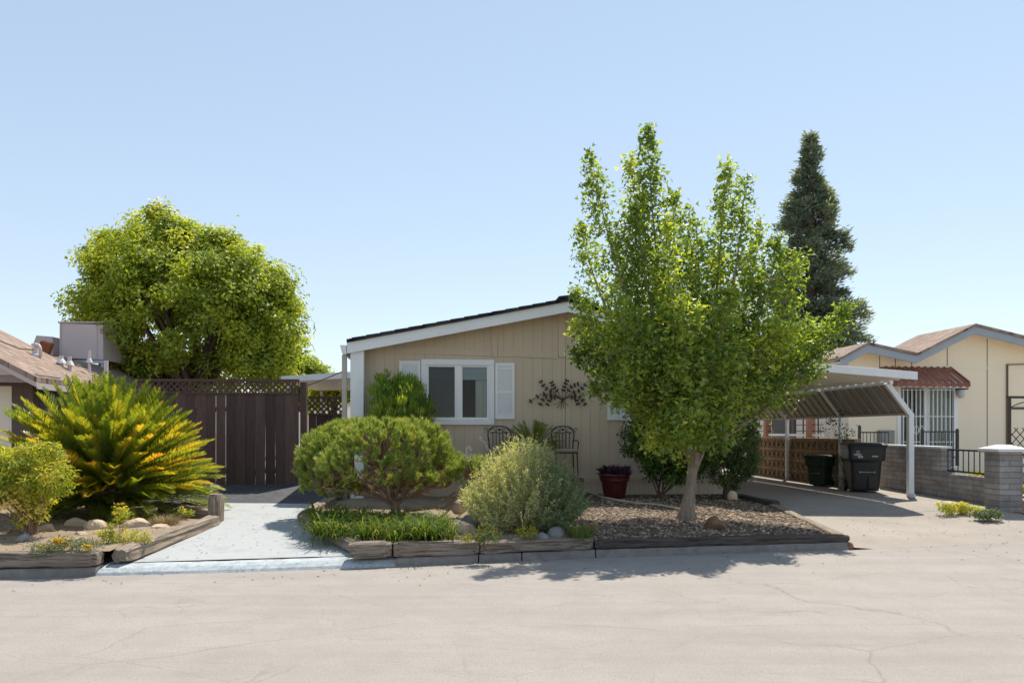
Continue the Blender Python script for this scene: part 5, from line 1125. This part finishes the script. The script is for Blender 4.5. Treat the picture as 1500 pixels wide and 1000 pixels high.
# --- silvery bush
def silver():
    b=gb(770,772,.27); Y=b.y; t=thing('silvery_bush','large silvery green bush of fine narrow leaves below the iron chairs','shrub',b)
    mb=MB(); mk=MB(); tr=MB()
    prof=[(668,725),(690,685),(710,662),(730,648),(752,634),(775,626),(795,640),(815,655),(835,676),(852,702),(868,730)]
    for i in range(1050):
        px=g.uniform(674,866); top=pw(px,prof); dy=g.uniform(-.75,.6); f=math.sqrt(max(0,1-(dy/.8)**2)); py=lerp(788,top,f*g.uniform(.35,1.0)**.6); tip=np.array(P(lerp(770,px+g.normal()*4,min(1,1-(py-735)/90)) if py>735 else px+g.normal()*4,py,Y+dy))
        bx_=np.array([lerp(b.x,tip[0],.55)+g.normal()*.05,lerp(b.y,tip[1],.55),b.z]); d=unit((tip-bx_)[None])[0]; l=min(.42,np.linalg.norm(tip-bx_))
        k=30; s=g.uniform(0,1,k); out=unit((d*.65+rdir(g,k)*.8+np.array([0,0,-.05]))); q=tip-d*(l*(1-s))[:,None]; dark=px>800+g.normal()*14
        (mk if dark else mb).leaves(q,out,rdir(g,k),g.uniform(.04,.085,k)*(1.1-.35*s),.013,np.clip(g.normal(.5,.14)+g.normal(0,.15,k)+.15*(s-.5),0,1),'leaf',.2)
        if i%3==0: tr.tube([Vector(bx_),Vector(bx_*.5+tip*.5)+Vector((0,0,.04)),Vector(tip)],[.006,.005,.003],4)
    mb.build('foliage',M['l_silver'],t); tr.build('stem',M['l_dry'],t)
    b2=gb(835,762,.27); t2=thing('sage_bush','grey green airy bush merging into the right side of the silvery bush','shrub',b2); mk.build('foliage',M['l_silver_dark'],t2)
    tr=MB()
    for i in range(30):
        x=g.uniform(800,862); tr.tube([b2+Vector((g.normal()*.06,g.normal()*.06,0)),P(lerp(835,x,.6),735,Y),P(x,g.uniform(690,740),Y+g.normal()*.2)],[.007,.005,.002],4)
    tr.build('stem',M['l_dry'],t2)
    for lab,pl in (('leftmost thin lilac flower spike leaning out of the pine side of the bush',[(690,690),(685,672),(682,665),(684,655)]),('upright lilac flower spike left of the silvery bush',[(702,690),(693,672),(689,660),(687,654)]),('tall curved lilac flower spike left of the left iron chair',[(722,680),(716,660),(710,648),(702,641)])):
        mb=MB(); st=MB(); pp=[P(x,y,Y-.1) for x,y in pl]; th=thing('flower_spike',lab,'flower',pp[0],'lilac flower spikes'); st.tube(pp,.004,4); st.build('stem',M['l_dry'],th)
        for i in range(60):
            s=g.uniform(.25,1)*3; k=min(2,int(s)); c=np.array(pp[k].lerp(pp[k+1],s-k)); mb.leaves((c+g.normal(size=3)*.008)[None],rdir(g,1),rdir(g,1),.02,.014,.5)
        mb.build('petals',M['petal_p'],th)
silver()
# --- grassy things
def tuft(mb, c, n, L, W, g, lean=.6, rad=.08, tone=(.45,.2), arch=.5):
    for i in range(n):
        a=g.uniform(0,6.283); r=rad*math.sqrt(g.random()); p=np.array([c[0]+r*math.cos(a),c[1]+r*math.sin(a),c[2]]); l=L*g.uniform(.6,1.15); e=R(90)-abs(g.normal(0,lean))*.8-.1; az=a+g.normal()*.5; w=W*g.uniform(.7,1.2)
        sd=np.array([-math.sin(az),math.cos(az),0]); K=5; vs=[]; q=p.copy()
        for k in range(K+1):
            wk=w*(1-(k/K)**2)*.5+.0006; vs+= [tuple(q-sd*wk),tuple(q+sd*wk)]; q=q+np.array([math.cos(az)*math.cos(e),math.sin(az)*math.cos(e),math.sin(e)])*l/K; e-=arch*g.uniform(.5,1.6)*(.3+k/K)
        tn=float(np.clip(g.normal(*tone),0,1)); mb.add(vs,[(2*k,2*k+1,2*k+3,2*k+2) for k in range(K)],tn)
mb=MB()
for i in range(125):
    px=g.uniform(462,660); t_=(px-462)/198; py=g.uniform(lerp(755,768,t_),lerp(782,789,min(1,t_*2.5)))
    p=G(px,py,.27); p.z=bz(p.x,p.y); tuft(mb,p,int(g.uniform(20,40)),g.uniform(.24,.50),.015,g,.7,.1,(g.uniform(.25,.62),.2),.8)
lf=mb.build('strap_leaf_clump',M['l_lily']); struct(lf,'stuff')
def clump(name,label,cat,px,py,n,L,W,m,lean=.6,rad=.06,arch=.4,tone=(.5,.2),z=.27):
    p=G(px,py,z); p.z=bz(p.x,p.y); mb=MB(); tuft(mb,p,n,L,W,g,lean,rad,tone,arch); return tag(mb.build(name,M[m],loc=p),label,cat)
clump('grass_tuft','fine bright grass tuft beside the grey river stones','grass',850,790,420,.26,.004,'l_grass',.55,.12,.25,z=.22)
clump('tussock','low dry tan tussock beside the rounded cream stone','grass',243,768,420,.16,.006,'l_dry',.8,.16,.3)
clump('dry_tuft','sparse dry weed stalk beside the white stone on the timber','weed',868,782,60,.2,.003,'l_dry',.5,.03,.2,z=.22)
def small(name,label,px,py,es,m,ncl,nlf,L,W,spread=.06,flowers=None,fm='petal_y',nst=6):
    b=gb(px,py); t=shrub(name,label,'plant',b,es,b.y,m,ncl,nlf,L,W,nst=nst,spread=spread,r0=.005,shell=(.3,1))
    if flowers:
        for x,y in flowers:
            mb=MB(); c=np.array(P(x,y,b.y-.06)); k=16; mb.leaves(c+g.normal(size=(k,3))*.006,unit(rdir(g,k)*np.array([1,1,.5])),unit(rdir(g,k)*.3+np.array([0,-.4,.8])),.026,.016,.5); mb.build('flower',M[fm],t)
small('bronze_tipped_shrub','small rounded shrub with bronze tips on the timber right of the tan boulder',713,792,[(713,780,22,14),(700,784,14,10),(728,785,12,9)],'l_redtip',70,26,.03,.013)
small('yellow_plant','small bright yellow green plant behind the white stone',773,786,[(773,777,14,9),(766,780,8,7),(782,778,8,7)],'l_yellow',34,16,.045,.014)
small('yellow_plant','tiny yellow green sprout at the left foot of the bronze tipped shrub',683,793,[(683,788,7,5)],'l_yellow',10,14,.03,.012,nst=0)
fl=[(88+g.normal()*5,793+g.normal()*4) for _ in range(14)]+[(g.uniform(50,140),g.uniform(792,806)) for _ in range(10)]
small('flower_clump','low grey green clump with yellow flowers along the left timber',92,806,[(80,800,34,10),(110,798,34,10),(60,804,24,8),(130,796,18,9),(90,794,24,8)],'l_sedum',120,24,.045,.009,.06,fl)
small('flowering_plant','taller light green plant with yellow flower heads among the tan stones',172,790,[(170,775,16,24),(178,762,14,16),(160,785,20,12),(200,787,22,10),(172,750,9,8)],'l_nandina',95,24,.04,.014,.06,[(174,738),(183,742),(172,745),(180,737),(150,792),(143,794),(186,745),(166,752)])
small('leafy_plant','small yellow green weed at the foot of the upright post',268,762,[(270,752,14,9),(262,748,10,8)],'l_nandina',24,18,.05,.018)
small('leafy_plant','small leafy weed in front of the low stone in the left bed',205,794,[(205,790,16,8),(188,794,12,6)],'l_yellow',30,18,.035,.015)
# ground cover below the grey wall
def gcover():
    t=None
    for lab,px,py,es,m in (('yellow flecked ground cover growing at the foot of the grey brick wall',1412,752,[(1400,745,22,5),(1425,748,20,6),(1385,741,14,4),(1412,741,16,4)],'l_nandina'),('grey green ground cover at the foot of the capped pillar',1448,757,[(1446,752,16,6),(1436,755,14,5),(1456,754,10,5)],'l_sedum')):
        b=G(px,py,.21); b.z=yz(b.x,b.y)-.01; shrub('ground_cover_plant',lab,'plant',b,es,b.y,m,80,26,.045,.02,nst=5,spread=.06,r0=.006,shell=(.3,1))
    b=Vector((9.3,13.75,.3)); shrub('leafy_plant','yellow green plant seen through the iron railing on the brick wall','plant',b,[(1430,705,12,14),(1418,714,16,8),(1440,712,8,12)],13.75,'l_yellow',44,22,.12,.035,nst=6,spread=.12,r0=.008)
    b=Vector((9.6,12.9,.35)); shrub('leafy_plant','yellow green plant behind the gate railing right of the pillar','plant',b,[(1488,720,10,16),(1484,735,8,8)],12.9,'l_yellow',30,20,.1,.035,nst=5,spread=.1,r0=.008)
gcover()

# fallen leaves and grit on the paving
mb=MB(); n=520; X=np.concatenate([g.uniform(-4.5,-1.7,150),g.uniform(-9,9,170),g.uniform(4.8,8.2,200)]); D=np.concatenate([g.uniform(.3,4,150),-np.abs(g.normal(0,.5,170))-.02,g.uniform(.2,4.5,200)]); pos=[]
for x,d in zip(X,D):
    y=cy(x)+d; z=0.006 if d<0 else (zw(x,y)+.008 if x<0 else yz(x,y)+.014); pos.append((x,y,z))
mb.leaves(np.array(pos),unit(rdir(g,n)*np.array([1,1,.1])),unit(rdir(g,n)*.25+np.array([0,0,1])),g.uniform(.015,.045,n),g.uniform(.01,.025,n),g.random(n)); struct(mb.build('leaf_litter',M['gravel']),'stuff')
